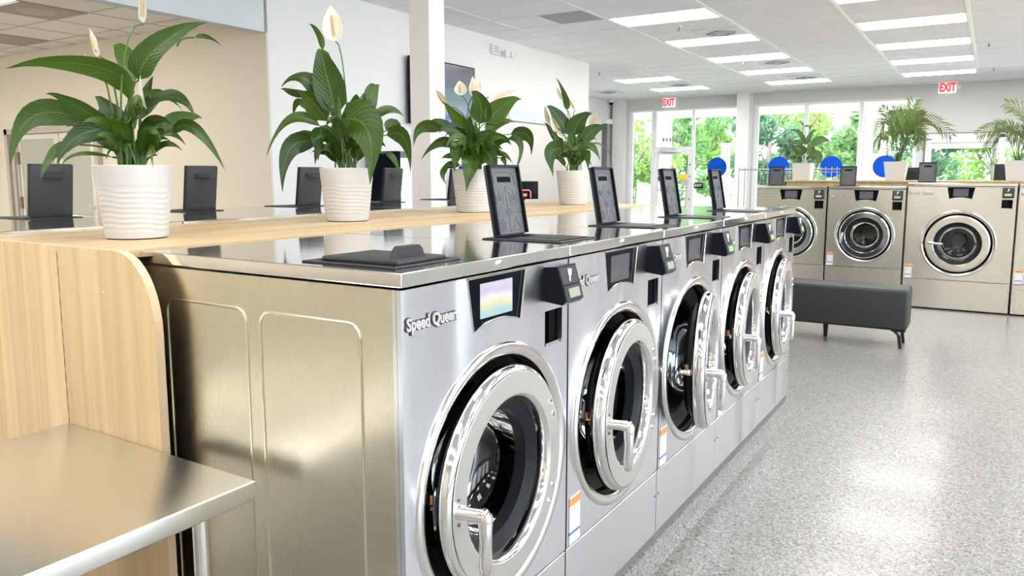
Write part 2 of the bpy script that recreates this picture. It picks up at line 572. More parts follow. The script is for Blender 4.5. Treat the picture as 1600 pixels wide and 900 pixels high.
def link(name, me, parent=None, loc=None):
    o = bpy.data.objects.new(name, me)
    COL.objects.link(o)
    if parent is not None:
        o.parent = parent
    if loc is not None:
        o.location = loc
    return o


def tag(o, label, cat, group=None):
    o['label'] = label
    o['category'] = cat
    if group:
        o['group'] = group
    return o


def thing(name, label, cat, loc=(0, 0, 0), rz=0.0, group=None):
    o = bpy.data.objects.new(name, None)
    o.empty_display_size = 0.05
    COL.objects.link(o)
    o.location = loc
    o.rotation_euler = (0, 0, rz)
    return tag(o, label, cat, group)


def struct(o):
    o['kind'] = 'structure'
    return o


def copy_tree(o, parent=None):
    c = o.copy()
    COL.objects.link(c)
    c.parent = parent
    for ch in list(o.children):
        copy_tree(ch, c)
    return c


def text_mesh(txt, size, extrude, offset=0.0, squeeze=1.0, mirror=False):
    cu = bpy.data.curves.new('lettering', 'FONT')
    cu.body = txt
    cu.size = size
    cu.extrude = extrude
    cu.offset = offset
    cu.align_x = 'CENTER'
    cu.align_y = 'CENTER'
    cu.resolution_u = 3
    ob = bpy.data.objects.new('lettering', cu)
    COL.objects.link(ob)
    dg = bpy.context.evaluated_depsgraph_get()
    dg.update()
    me = bpy.data.meshes.new_from_object(ob.evaluated_get(dg))
    bpy.data.objects.remove(ob, do_unlink=True)
    s = -squeeze if mirror else squeeze
    for v in me.vertices:
        v.co.x *= s
    if mirror:
        me.flip_normals()
    return me


def boolean_cut(mb, cutters, name, mats):
    """Cut solids out of a solid plate and return the mesh."""
    dg_objs = []
    base = mb.build('plate', mats, smooth=0)
    for c in cutters:
        co = c.build('cutter', mats, smooth=0)
        md = base.modifiers.new('cut', 'BOOLEAN')
        md.operation = 'DIFFERENCE'
        md.solver = 'EXACT'
        md.object = co
        dg_objs.append(co)
    dg = bpy.context.evaluated_depsgraph_get()
    dg.update()
    me = bpy.data.meshes.new_from_object(base.evaluated_get(dg))
    me.name = name
    for o in dg_objs + [base]:
        bpy.data.objects.remove(o, do_unlink=True)
    me.shade_smooth()
    me.set_sharp_from_angle(angle=R(30))
    return me

# ------------------------------------------------------------------ the room
HC = 3.2
XL = -4.88
YB = 16.9
T = 0.6096
X0, Y0 = -1.872, 7.471          # a crossing of the ceiling grid

struct(MB().box((-12, -6.6, -0.12), (7.1, YB + 0.2, 0)).build('floor', 'floor', smooth=0))


def wall(name, mat, boxes):
    mb = MB()
    for a, b in boxes:
        mb.box(a, b)
    return struct(mb.build(name, mat, smooth=0))


ZT = HC + 0.15
wall('wall_left', 'wall', [((XL - 0.14, 3.95, 0), (XL, 8.2, ZT)), ((XL - 0.14, 8.2, 2.27), (XL, 10.1, ZT)), ((XL - 0.14, 10.1, 0), (XL, 10.65, ZT)),
                           ((XL - 0.14, 8.2, 0), (XL, 10.1, 0.92))])
struct(MB().box((XL - 0.13, -6.4, 2.68), (XL - 0.005, 3.92, ZT)).build('trim_1', 'header', smooth=0))
struct(MB().box((XL - 0.16, 8.14, 2.13), (XL + 0.02, 10.12, 2.27)).build('trim_2', 'header', smooth=0))
struct(MB().box((XL - 0.15, 8.14, 0.0), (XL + 0.012, 8.22, 2.13)).build('trim_3', 'frame_white', smooth=0))
wall('wall_recess', 'wall', [((-7.45, 10.64, 0), (-7.3, YB, ZT)), ((-7.45, 10.64, 0), (-7.3, 10.78, ZT))])
wall('wall_counter_room', 'grey', [((-7.45, 10.3, 0), (XL - 0.14, 10.62, ZT)), ((-7.45, 5.0, 0), (-7.3, 10.3, ZT)), ((-7.45, 5.0, 0), (XL - 0.14, 5.1, ZT))])
wall('wall_side_room', 'tan', [((-11.2, 3.93, 0), (XL - 0.002, 3.95, 2.68)), ((-11.2, 3.951, 0), (XL - 0.14, 4.1, ZT)), ((-11.35, -6.4, 0), (-11.2, 4.1, ZT))])
wall('wall_front', 'tan', [((-11.35, -6.6, 0), (7.1, -6.4, ZT))])
wall('wall_right', 'wall', [((6.8, -6.4, 0), (7.0, -4.4, ZT)), ((6.8, 13.0, 0), (7.0, YB, ZT)), ((6.8, -4.4, 0), (7.0, 13.0, 0.35)), ((6.8, -4.4, 2.9), (7.0, 13.0, ZT))] + [((6.8, -4.4 + 17.4 / 9 * k - 0.2, 0.35), (7.0, -4.4 + 17.4 / 9 * k + 0.2, 2.9)) for k in range(1, 9)])
wall('wall_back', 'grey', [((-7.45, YB, 0), (-6.84, YB + 0.2, ZT)), ((-6.84, YB, 2.94), (-4.11, YB + 0.2, ZT)), ((-4.11, YB, 0), (-3.78, YB + 0.2, ZT)),
                           ((-3.78, YB, 2.95), (-0.47, YB + 0.2, ZT)), ((-3.78, YB, 0), (-0.47, YB + 0.2, 0.1)), ((-0.47, YB, 0), (-0.31, YB + 0.2, ZT)),
                           ((-0.31, YB, 2.2), (2.3, YB + 0.2, ZT)), ((2.3, YB, 0), (7.0, YB + 0.2, ZT))])
struct(MB().box((-7.2, YB - 0.22, 0), (-6.92, YB, HC)).build('trim_4', 'wall', smooth=0))
struct(MB().box((-4.11, YB - 0.3, 0), (-3.83, YB, HC)).build('pillar', 'wall', smooth=0))
# square pillar at the end of the rear washers
struct(MB().box((-2.91, 3.60, 0), (-2.72, 3.79, HC), bev=0.004).build('pillar', 'wall', smooth=0))
# dark shutter channel in the recess corner
t = thing('shutter_channel', 'dark grey vertical channel in the far recess corner under the dome camera', 'shutter', (-7.28, 16.3, 0))
MB().box((-0.02, 0, 0), (0.05, 0.16, 2.62)).build('channel', 'darkgrey', t, 0)
MB().box((-0.02, 0.16, 0), (0.03, 0.3, 2.62)).build('guide_rail', 'alu', t, 0)
MB().box((-0.02, -0.04, 2.62), (0.09, 0.36, 2.74)).build('shutter_box', 'frame_white', t, 0)

# ------------------------------------------------------------------ ceiling: void, tee bars, tiles, lights, vents
ceil = struct(MB().box((-7.45, -6.6, HC + 0.03), (7.1, YB + 0.2, HC + 0.13)).build('ceiling', 'slab', smooth=0))
bays = [X0 + 2 * T * k for k in range(-5, 8)]
grid = MB()
for k in range(-5, 8):
    x = X0 + 2 * T * k
    if x < -7.3:
        continue
    grid.box((x - 0.02, (-6.4 if x > XL else 10.65), HC - 0.006), (x + 0.02, YB, HC + 0.002))
for j in range(-23, 16):
    y = Y0 + T * j
    grid.box(((XL if y < 10.7 else -7.3), y - 0.008, HC - 0.004), (6.8, y + 0.008, HC + 0.001))
for (x, ya, yb) in [(-2.481, 8.69, 9.3), (-2.481, 11.738, 12.348), (-2.481, 14.0, 14.786), (-3.70, 6.861, 7.471)]:
    grid.box((x - 0.008, ya, HC - 0.004), (x + 0.008, yb, HC + 0.001))
grid.build('tee_grid', 'grid', ceil, 0)
LIT = {-1, 1, 3, 5}
lights = set()
for j in range(-21, 15, 3):
    for k in (-1, 1, 3, 5):
        if k > 0 or j >= 0 or j <= -15:
            lights.add((k, j))
lights |= {(-3, 9), (-3, 12)}
halfvent = {(-1, 2), (-1, 7), (-1, 11)}
proj_m = cam.matrix_world
bpy.context.view_layer.update()


def in_view(p, m=0.12):
    q = cam.matrix_world.inverted() @ Vector(p)
    if q.z > -0.1:
        return False
    f = 1202.57
    u = (800 + f * q.x / -q.z) / 1600
    v = (426.44 - f * q.y / -q.z) / 900
    return -m < u < 1 + m and -m < v < 1 + m


tile_full = MB().box((0.018, 0.007, 0), (2 * T - 0.018, T - 0.007, 0.018)).mesh('ceiling_tile', 'tile', 0)
tile_half = MB().box((0.018, 0.007, 0), (T - 0.006, T - 0.007, 0.018)).mesh('ceiling_tile_half', 'tile', 0)
tile_gray = MB().box((0.006, 0.007, 0), (T - 0.018, T - 0.007, 0.018)).mesh('ceiling_tile_grey', 'tile_dark', 0)
blank = MB()
for k in range(-5, 7):
    for j in range(-23, 16):
        x, y = X0 + 2 * T * k, Y0 + T * j
        if (k, j) in lights or x > 6.7 or y > YB - 0.1:
            continue
        if x + 2 * T < XL + 0.05 and (y < 10.6 or x + 2 * T < -7.2):
            continue
        vis = any(in_view((x + a * 2 * T, y + b * T, HC)) for a in (0, .5, 1) for b in (0, 1))
        if not vis:
            blank.box((x + 0.018, y + 0.007, HC), (min(6.8, x + 2 * T - 0.018), y + T - 0.007, HC + 0.018))
            continue
        if (k, j) in halfvent:
            link('ceiling_tile', tile_half, ceil, (x, y, HC))
        elif (k, j) == (-2, -1):
            link('ceiling_tile', tile_half, ceil, (x, y, HC))
            link('ceiling_tile', tile_gray, ceil, (x + T, y, HC))['label'] = 'plain grey ceiling panel'
        else:
            link('ceiling_tile', tile_full, ceil, (x, y, HC))
blank.build('ceiling_tile_far_side', 'tile', ceil, 0)['kind'] = 'stuff'

lt_frame = MB()
for a, b in [((0.018, 0.007), (2 * T - 0.018, 0.03)), ((0.018, T - 0.03), (2 * T - 0.018, T - 0.007)), ((0.018, 0.03), (0.04, T - 0.03)), ((2 * T - 0.04, 0.03), (2 * T - 0.018, T - 0.03))]:
    lt_frame.box((*a, -0.002), (*b, 0.02))
lt_frame = lt_frame.mesh('light_frame', 'grid', 0)
lt_diff = MB().box((0.03, 0.02, 0.002), (2 * T - 0.03, T - 0.02, 0.016)).mesh('light_diffuser', 'tube', 0)
seen_n = {-1: 0, 1: 0, 3: 0}
ORD = ['nearest', 'second', 'third', 'fourth', 'fifth', 'sixth', 'seventh']
baynm = {-1: 'line over the near washers', 1: 'line over the bench', 3: 'rightmost line'}
for (k, j) in sorted(lights, key=lambda q: (q[0], q[1])):
    x, y = X0 + 2 * T * k, Y0 + T * j
    vis = in_view((x + T, y + T / 2, HC), 0.03) and k in baynm
    if vis:
        i = seen_n[k]
        seen_n[k] += 1
        t = thing('ceiling_light', f'white ceiling light panel, {ORD[i]} in view in the {baynm[k]}', 'light', (x, y, HC), 0, 'ceiling light panels')
    else:
        t = thing('ceiling_light', 'flat white ceiling light panel over the part of the room nobody sees', 'light', (x, y, HC), 0, 'ceiling light panels out of view')
    link('light_frame', lt_frame, t)
    link('light_diffuser', lt_diff, t)

for y in (5.9, 7.5, 9.1):  # unseen panels added to brighten the room behind the opening
    t = thing('ceiling_light', 'unseen light panel added to brighten the counter room behind the white wall', 'light', (-6.75, y, HC), 0, 'added counter room light panels')
    link('light_frame', lt_frame, t)
    link('light_diffuser', lt_diff, t)

# square diffuser vents
M['vent'] = plain('vent_pale_blue_grey', (0.72, 0.74, 0.80), 0.5)
vm = MB().box((0.008, 0.008, 0), (T - 0.018, T - 0.008, 0.016)).mesh('vent_plate', 'vent', 0)
vr = MB()
c0 = T / 2
for rr, z in ((0.19, -0.012), (0.12, -0.02)):
    vs = [(c0 + rr, c0, z), (c0, c0 + rr, z), (c0 - rr, c0, z), (c0, c0 - rr, z)]
    vr.tube(vs + [vs[0]], 0.007, 5)
M['vent_line'] = plain('vent_louvre_grey', (0.38, 0.39, 0.43), 0.5)
vr = vr.mesh('vent_ring', 'vent_line', 0)
for (x, y, lb) in [(X0 - T, 8.69, 'square ceiling vent with diamond louvre, nearest over the washer row'), (X0 - T, Y0 + 7 * T, 'square ceiling vent, second in the line over the washer row'),
                   (X0 - T, 14.05, 'square ceiling vent near the windows, third in the line over the washer row'), (-4.92, 13.95, 'pale square ceiling vent before the entrance EXIT sign'), (-6.75, 14.45, 'greyish square ceiling vent in the far recess')]:
    t = thing('ceiling_vent', lb, 'vent', (x, y, HC - 0.012), 0, 'ceiling vents')
    link('vent_plate', vm, t)
    link('vent_louvre', vr, t)

# sprinkler heads
sp1 = MB().cyl((0, 0, -0.012), 0.035, 0.012, 'z', 12).mesh('escutcheon', 'grid')
sp2 = MB().cyl((0, 0, -0.05), 0.008, 0.05, 'z', 8).cyl((0, 0, -0.056), 0.022, 0.005, 'z', 10).mesh('sprinkler_head_body', 'darkgrey')
for (x, y, lb) in [(-2.50, 8.33, 'small dark sprinkler head on the ceiling behind the nearest light panel'), (-2.62, 11.65, 'small sprinkler head on the ceiling above the second washer light panels'),
                   (-5.19, 11.7, 'small sprinkler head just beyond the end of the white wall'), (-2.41, 14.6, 'tiny sprinkler head near the windows behind the third vent'), (-5.1, 14.65, 'tiny sprinkler head before the entrance door'),
                   (0.745, 11.75, 'dark sprinkler head at the right of the last bright ceiling bar'), (0.8, 14.7, 'dark sprinkler head above the right EXIT sign')]:
    t = thing('sprinkler', lb, 'sprinkler', (x, y, HC), 0, 'ceiling sprinklers')
    link('escutcheon', sp1, t)
    link('head', sp2, t)

# side room ceiling with two-foot tiles
ceil2 = struct(MB().box((-11.35, -6.6, 2.87), (XL - 0.14, 4.1, 2.97)).build('ceiling_side_room', 'slab', smooth=0))
g2 = MB()
GX, GY = -6.235, 3.665
for k in range(-9, 3):
    g2.box((GX + T * k - 0.011, -6.4, 2.846), (GX + T * k + 0.011, 3.95, 2.852))
for j in range(-17, 1):
    g2.box((-11.2, GY + T * j - 0.011, 2.846), (XL - 0.14, GY + T * j + 0.011, 2.852))
M['grid_warm'] = plain('cream_tee_bar', (0.60, 0.56, 0.50), 0.5)
g2.build('tee_grid', 'grid_warm', ceil2, 0)
sq = MB().box((0.008, 0.008, 0), (T - 0.008, T - 0.008, 0.015)).mesh('square_ceiling_tile', 'tile_warm', 0)
bl = MB()
side_light, side_vent = {(-1, -2)} | {(k, j) for k in (-8, -6, -4, -2) for j in (-4, -7, -10, -13, -16)}, {(-1, -1), (-4, 0)}  # all but the corner panel are unseen, added to brighten the room
for k in range(-9, 3):
    for j in range(-17, 1):
        x, y = GX + T * k, GY + T * (j - 1)
        if (k, j) in side_light or (k, j) in side_vent:
            continue
        if any(in_view((x + a * T, y + b * T, 2.85)) for a in (0, 1) for b in (0, 1)) and x < XL - 0.2:
            link('ceiling_tile', sq, ceil2, (x, y, 2.85))
        else:
            bl.box((x + 0.008, y + 0.008, 2.85), (min(XL - 0.15, x + T - 0.008), y + T - 0.008, 2.865))
for k in range(-9, 3):
    x = GX + T * k
    bl.box((x + 0.008, GY + 0.012, 2.85), (min(XL - 0.15, x + T - 0.008), 3.945, 2.865))
bl.build('ceiling_tile_margin', 'tile_warm', ceil2, 0)['kind'] = 'stuff'
sd = MB().box((0.02, 0.02, 0.001), (T - 0.02, T - 0.02, 0.012)).mesh('side_diffuser', 'tube_side', 0)
for i, (k, j) in enumerate(sorted(side_light)):
    lb = 'square ceiling light at the corner of the beige side room' if (k, j) == (-1, -2) else 'unseen square light panel added to brighten the beige side room'
    t = thing('ceiling_light', lb, 'light', (GX + T * k, GY + T * (j - 1), 2.848), 0, 'side room ceiling lights')
    link('light_diffuser', sd, t)
M['vent_tan'] = plain('vent_taupe', (0.42, 0.38, 0.32), 0.6)
M['vent_tan2'] = plain('vent_plaque', (0.56, 0.52, 0.44), 0.6)
for (k, j, lb) in [(-1, -1, 'taupe square ceiling vent with a pale centre, beside the side room light'), (-4, 0, 'plain taupe ceiling vent by the side room wall')]:
    t = thing('ceiling_vent', lb, 'vent', (GX + T * k, GY + T * (j - 1), 2.838), 0, 'side room ceiling vents')
    MB().box((0.01, 0.01, 0), (T - 0.01, T - 0.01, 0.02)).build('vent_plate', 'vent_tan', t, 0)
    if j == -1:
        MB().lathe([(0.0, -0.012), (0.13, -0.012), (0.16, 0.0)], (T / 2, T / 2, 0), 'z', 24).build('vent_plaque', 'vent_tan2', t)

# ------------------------------------------------------------------ storefront windows and door in the back wall
def pane(par, x0, x1, z0, z1, y=YB + 0.07):
    return MB().box((x0, y, z0), (x1, y + 0.006, z1)).build('glass_pane', 'glass', par, 0)


w1 = MB()
for x0, x1 in ((-6.84, -6.77), (-6.26, -6.15), (-5.25, -5.19), (-4.16, -4.11)):
    w1.box((x0, YB + 0.02, 0), (x1, YB + 0.14, 2.94))
for x0, x1, zz in ((-6.84, -4.11, (2.90, 2.94)), (-6.84, -6.15, (0, 0.12)), (-5.19, -4.11, (0, 0.12)), (-6.15, -5.25, (1.96, 2.05))):
    w1.box((x0, YB + 0.021, zz[0]), (x1, YB + 0.139, zz[1]))
w1 = struct(w1.build('window_1', 'frame_white', smooth=0))
pane(w1, -6.77, -6.26, 0.12, 2.9)
pane(w1, -6.15, -5.25, 2.05, 2.9)
pane(w1, -5.19, -4.16, 0.12, 2.9)
w2 = MB()
for x0, x1 in ((-3.78, -3.70), (-2.71, -2.63), (-1.60, -1.51), (-0.53, -0.47)):
    w2.box((x0, YB + 0.02, 0.1), (x1, YB + 0.14, 2.95))
w2.box((-3.78, YB + 0.021, 2.90), (-0.47, YB + 0.139, 2.95))
w2.box((-3.78, YB + 0.021, 0.1), (-0.47, YB + 0.139, 0.2))
w2 = struct(w2.build('window_2', 'frame_white', smooth=0))
for a, b in ((-3.70, -2.71), (-2.63, -1.60), (-1.51, -0.53)):
    pane(w2, a, b, 0.2, 2.9)
w3 = MB()
for x0, x1 in ((-0.31, -0.20), (0.98, 1.08), (2.2, 2.3)):
    w3.box((x0, YB + 0.0, 0.6), (x1, YB + 0.12, 2.2))
w3.box((-0.31, YB - 0.01, 2.02), (2.3, YB + 0.13, 2.2))
w3.box((-0.31, YB - 0.01, 0), (2.3, YB + 0.13, 0.7))
w3 = struct(w3.build('window_3', 'frame_white', smooth=0))
for a, b in ((-0.20, 0.98), (1.08, 2.2)):
    pane(w3, a, b, 0.7, 2.02)
    MB().box((a, YB + 0.02, 1.90), (b, YB + 0.05, 2.02)).build('roller_blind', 'frame_white', w3, 0)
MB().box((-0.335, YB - 0.02, 0.6), (-0.31, YB, 2.2)).build('window_edge', 'darkgrey', w3, 0)
MB().box((-0.335, YB - 0.02, 2.2), (2.3, YB, 2.215)).build('window_edge', 'darkgrey', w3, 0)
MB().box((-0.29, YB - 0.03, 2.08), (-0.20, YB - 0.01, 2.10)).build('latch', 'darkgrey', w3, 0)

d1 = MB()
for x0, x1 in ((-6.15, -6.07), (-5.33, -5.25)):
    d1.box((x0, YB + 0.04, 0.0), (x1, YB + 0.1, 1.95))
d1.box((-6.07, YB + 0.04, 0), (-5.33, YB + 0.1, 0.25))
d1.box((-6.07, YB + 0.04, 1.86), (-5.33, YB + 0.1, 1.95))
d1 = struct(d1.build('door_1', 'frame_white', smooth=0))
pane(d1, -6.07, -5.33, 0.25, 1.86)
MB().box((-6.05, YB - 0.04, 0.98), (-5.33, YB + 0.04, 1.03), bev=0.008).build('push_bar', 'alu', d1)
MB().box((-5.45, YB - 0.03, 1.12), (-5.30, YB + 0.04, 1.25), bev=0.01).build('lock_box', 'alu', d1)
MB().box((-6.05, YB - 0.02, 1.93), (-5.62, YB + 0.03, 1.99)).tube([(-5.62, YB, 1.95), (-5.86, YB - 0.16, 1.94), (-5.5, YB - 0.02, 1.93)], 0.012, 6).build('door_closer', 'alu', d1)
MB().box((-5.56, YB + 0.055, 1.26), (-5.32, YB + 0.065, 1.39)).build('notice', 'yellow', d1, 0)['label'] = 'yellow notice stuck on the door glass'
for z in (1.62, 1.34, 0.8):
    MB().cyl((-5.27, YB + 0.03, z), 0.018, -0.02, 'y', 10).build('bolt_head', 'darkgrey', d1)

# black EXIT sticker on the glass right of the door
t = thing('exit_sticker', 'small black sticker with white EXIT lettering right of the glass door', 'sticker', (-5.06, YB + 0.055, 1.12))
MB().box((-0.11, 0, -0.065), (0.11, 0.006, 0.065)).build('sticker_plate', 'black', t, 0)
o = link('lettering', text_mesh('EXIT', 0.085, 0.001, 0.002), t, (0, -0.003, 0))
o.data.materials.append(M['white'])
o.rotation_euler = (PI / 2, 0, 0)
# pale worn characters on the transom glass, too faint to read
tl = MB()
for k in range(6):
    tl.box((-6.0 + 0.085 * k, YB + 0.079, 2.17), (-5.94 + 0.085 * k, YB + 0.083, 2.27))
tag(tl.build('transom_lettering', 'vent', None, 0), 'faint grey reversed lettering on the glass above the entrance door', 'lettering')

# blue circular decals
for x, lb, word in [(-4.625, 'round blue decal on the glass right of the entrance door', 'CLEAN'), (-3.22, 'round blue decal on the leftmost pane of the wide window', 'WASH'),
                    (-2.11, 'round blue decal on the middle pane of the wide window', 'FOLD'), (-1.05, 'round blue decal partly behind the palm pot at the window', 'DRY')]:
    t = thing('window_decal', lb, 'decal', (x, YB + 0.06, 1.55), 0, 'blue window decals')
    MB().cyl((0, 0, 0), 0.232, 0.006, 'y', 40).build('decal_disc', 'blue', t)
    if word == 'CLEAN':
        o = link('lettering', text_mesh('OPEN', 0.15, 0.001, 0.002, mirror=True), t, (0, -0.002, 0.01))
        o.data.materials.append(M['blue_dark'])
        o.rotation_euler = (PI / 2, 0, 0)

# EXIT signs
for x, z, lb in [(-5.81, 3.09, 'white EXIT sign with red letters above the entrance door'), (0.02, 3.10, 'white EXIT sign with red letters above the right-hand window on grey wall')]:
    t = thing('exit_sign', lb, 'sign', (x, YB - 0.06, z), 0, 'exit signs')
    MB().box((-0.155, 0, -0.105), (0.155, 0.05, 0.105), bev=0.012).build('sign_body', 'signwhite', t)
    o = link('lettering', text_mesh('EXIT', 0.225, 0.002, 0.009, 0.62), t, (0, -0.004, 0))
    o.data.materials.append(M['red'])
    o.rotation_euler = (PI / 2, 0, 0)
    MB().cyl((0.155, 0.02, 0.0), 0.012, 0.06, 'x', 8).cyl((0.2, 0.01, -0.0), 0.035, -0.04, 'y', 12).build('lamp_head', 'grid', t)

# dome camera, emergency light on the white wall
t = thing('dome_camera', 'small dark dome camera under the ceiling at the recess corner', 'camera', (-7.2, 16.6, HC - 0.03))
MB().cyl((0, 0, -0.03), 0.06, 0.06, 'z', 16).build('camera_base', 'grid', t)
MB().lathe([(0.05, -0.03), (0.045, -0.07), (0.02, -0.09), (0.0, -0.093)], (0, 0, 0), 'z', 16).build('dome', 'glossblack', t)
t = thing('emergency_light', 'white emergency light with two heads high on the white wall', 'light', (XL, 7.85, 3.02))
MB().box((0, -0.17, -0.05), (0.05, 0.02, 0.09), bev=0.006).build('housing', 'frame_white', t)
lv = MB()
for k in range(3):
    lv.box((0.05, -0.14, -0.02 + 0.032 * k), (0.053, -0.02, -0.008 + 0.032 * k))
lv.build('louvre', 'tile_dark', t, 0)
for y in (0.1, 0.24):
    h = MB().lathe([(0.0, 0.0), (0.03, 0.0), (0.055, 0.07), (0.05, 0.075), (0.0, 0.06)], (0.05, y, -0.02), 'x', 16).build('lamp_head', 'frame_white', t)

# television
t = thing('television', 'thin black television showing a blue-grey seascape on the white wall behind the pillar', 'television', (XL, 5.9, 1.96))
MB().box((0.05, 0, 0), (0.10, 1.29, 0.76), bev=0.006).build('television_casing', 'black', t)
MB().box((0, 0.4, 0.25), (0.05, 0.9, 0.55)).build('wall_mount', 'darkgrey', t, 0)
MB().box((0, 0.012, 0), (0.004, 1.278, 0.73)).build('screen', 'tv', t, 0, (0.099, 0, 0.015))

# lit cabinets against the white wall, seen between the plants
t = thing('vending_cabinet', 'tall dark-framed lit cabinet on the white wall left of the pillar', 'cabinet', (XL + 0.02, 5.22, 0))
MB().box((0, 0, 0), (0.42, 0.07, 1.62)).build('side_panel', 'glossblack', t, 0)
MB().box((0, 0.07, 1.55), (0.42, 0.72, 1.62)).build('top_panel', 'darkgrey', t, 0)
MB().box((0, 0.07, 0), (0.36, 0.72, 1.55)).build('lit_front', 'vend', t, 0)
MB().box((0, 0.72, 0), (0.42, 0.78, 1.62)).build('side_panel', 'darkgrey', t, 0)
MB().cyl((0.36, 0.52, 1.42), 0.11, 0.03, 'x', 20).box((0.36, 0.49, 1.15), (0.385, 0.55, 1.35)).build('emblem', 'blue', t)
t = thing('change_machine', 'slim grey cabinet on the white wall right of the pillar behind the third plant', 'cabinet', (XL + 0.02, 6.55, 0))
MB().box((0, 0, 0), (0.4, 0.35, 1.32), bev=0.01).build('cabinet_body', 'alu', t)
MB().box((0.4, 0.08, 0.7), (0.41, 0.3, 1.25)).build('front_panel', 'vend', t, 0)
MB().cyl((0.2, 0.2, 1.32), 0.06, 0.16, 'z', 14).build('topper', 'blue', t)

# service counter in the far opening with a monitor
t = thing('service_counter', 'pale service counter ledge in the far wall opening', 'counter', (XL - 0.35, 8.22, 0.92))
MB().box((0, 0.0, 0), (0.62, 1.87, 0.04), bev=0.005).build('ledge', 'wood_top', t)
t = thing('monitor', 'small black monitor with an orange outlined emblem on the service counter', 'monitor', (XL - 0.03, 8.62, 0.96), R(31))
MB().box((-0.21, -0.02, 0.06), (0.21, 0.02, 0.32), bev=0.008).build('monitor_casing', 'black', t)
MB().box((-0.09, -0.06, 0), (0.09, 0.06, 0.015)).box((-0.02, -0.01, 0.0), (0.02, 0.015, 0.1)).build('monitor_stand', 'black', t, 0)
og = [(-0.1, -0.024, 0.08), (-0.1, -0.024, 0.165), (-0.08, -0.024, 0.19), (0.08, -0.024, 0.19), (0.1, -0.024, 0.165), (0.1, -0.024, 0.08)]
MB().tube(og, 0.009, 6).box((-0.045, -0.026, 0.1), (0.045, -0.02, 0.14)).build('emblem', 'orange', t)

# beige side room: double door
d2 = MB()
DX = -9.71
d2.box((DX, 3.870, 0), (DX + 0.07, 3.960, 1.94)).box((DX + 1.98, 3.870, 0), (DX + 2.05, 3.960, 1.94)).box((DX, 3.870, 1.87), (DX + 2.05, 3.960, 1.94))
d2.box((DX + 0.10, 3.890, 0), (DX + 0.17, 3.930, 1.87)).box((DX + 0.21, 3.895, 0), (DX + 0.27, 3.925, 1.87))
M['door_cream'] = plain('greige_frame_paint', (0.50, 0.47, 0.42), 0.45)
M['door_leaf'] = plain('pale_door_paint', (0.74, 0.72, 0.66), 0.45)
d2 = struct(d2.build('door_2', 'door_cream', smooth=0))
M['frosted'] = plain('frosted_glass', (0.47, 0.48, 0.42), 0.25)
for a, b, w in ((0.30, 1.22, 0.10), (1.24, 1.98, 0.10)):
    lf = MB()
    for x0, x1, z0, z1 in ((a, a + 0.04, 0, 1.86), (b - w, b, 0, 1.86), (a + 0.04, b - w, 0, 0.2), (a + 0.04, b - w, 1.80, 1.86)):
        lf.box((DX + x0, 3.890, z0), (DX + x1, 3.925, z1))
    lf = lf.build('door_leaf', 'door_leaf', d2, 0)
    MB().box((DX + a + 0.04, 3.905, 0.2), (DX + b - w, 3.915, 1.80)).build('frosted_pane', 'frosted', lf, 0)
M['hinge_brown'] = plain('brown_hinge', (0.22, 0.15, 0.10), 0.4, 0.5)
for z in (1.5, 0.95):
    MB().box((DX + 0.26, 3.875, z), (DX + 0.32, 3.900, z + 0.15)).build('hinge', 'hinge_brown', d2, 0)
MB().cyl((DX + 1.9, 3.885, 1.0), 0.02, -0.05, 'y', 10).build('door_pull', 'alu', d2)

# unseen window band added in the right wall for daylight beside the aisle
w4 = MB()
for k in range(10):
    y = -4.4 + 17.4 / 9 * k
    w4.box((6.83, max(-4.4, y - 0.25), 0.35), (6.95, min(13.0, y + 0.25), 2.9))
w4.box((6.831, -4.4, 0.35), (6.949, 13.0, 0.42)).box((6.831, -4.4, 2.83), (6.949, 13.0, 2.9))
w4 = struct(w4.build('window_4', 'frame_white', smooth=0))
for k in range(9):
    y = -4.4 + 17.4 / 9 * k
    MB().box((6.88, y + 0.25, 0.42), (6.886, y + 17.4 / 9 - 0.25, 2.83)).build('glass_pane', 'glass', w4, 0)

# ------------------------------------------------------------------ outside
struct(MB().box((-70, YB + 0.3, -0.3), (60, 120, -0.1)).build('ground_lawn', 'grass', smooth=0))
struct(MB().box((-40, YB + 0.2, -0.1), (30, 20.6, -0.04)).build('path_outside', 'concrete', smooth=0))
struct(MB().box((-60, 44, -0.1), (50, 51, -0.08)).build('road', 'concrete', smooth=0))
struct(MB().box((7.05, -40, -0.3), (60, YB + 0.2, -0.08)).build('ground_right', 'concrete', smooth=0))
struct(MB().box((-14, 19.3, 2.93), (10, 19.7, 3.5)).build('beam_outside', 'wall', smooth=0))
struct(MB().box((-14, YB + 0.2, 3.45), (10, 19.9, 3.6)).build('roof_outside', 'wall', smooth=0))
for x0, x1 in ((-7.13, -6.76), (-1.80, -1.33), (3.6, 4.0)):
    struct(MB().box((x0, 19.3, -0.04), (x1, 19.68, 2.93)).build('column', 'wall', smooth=0))


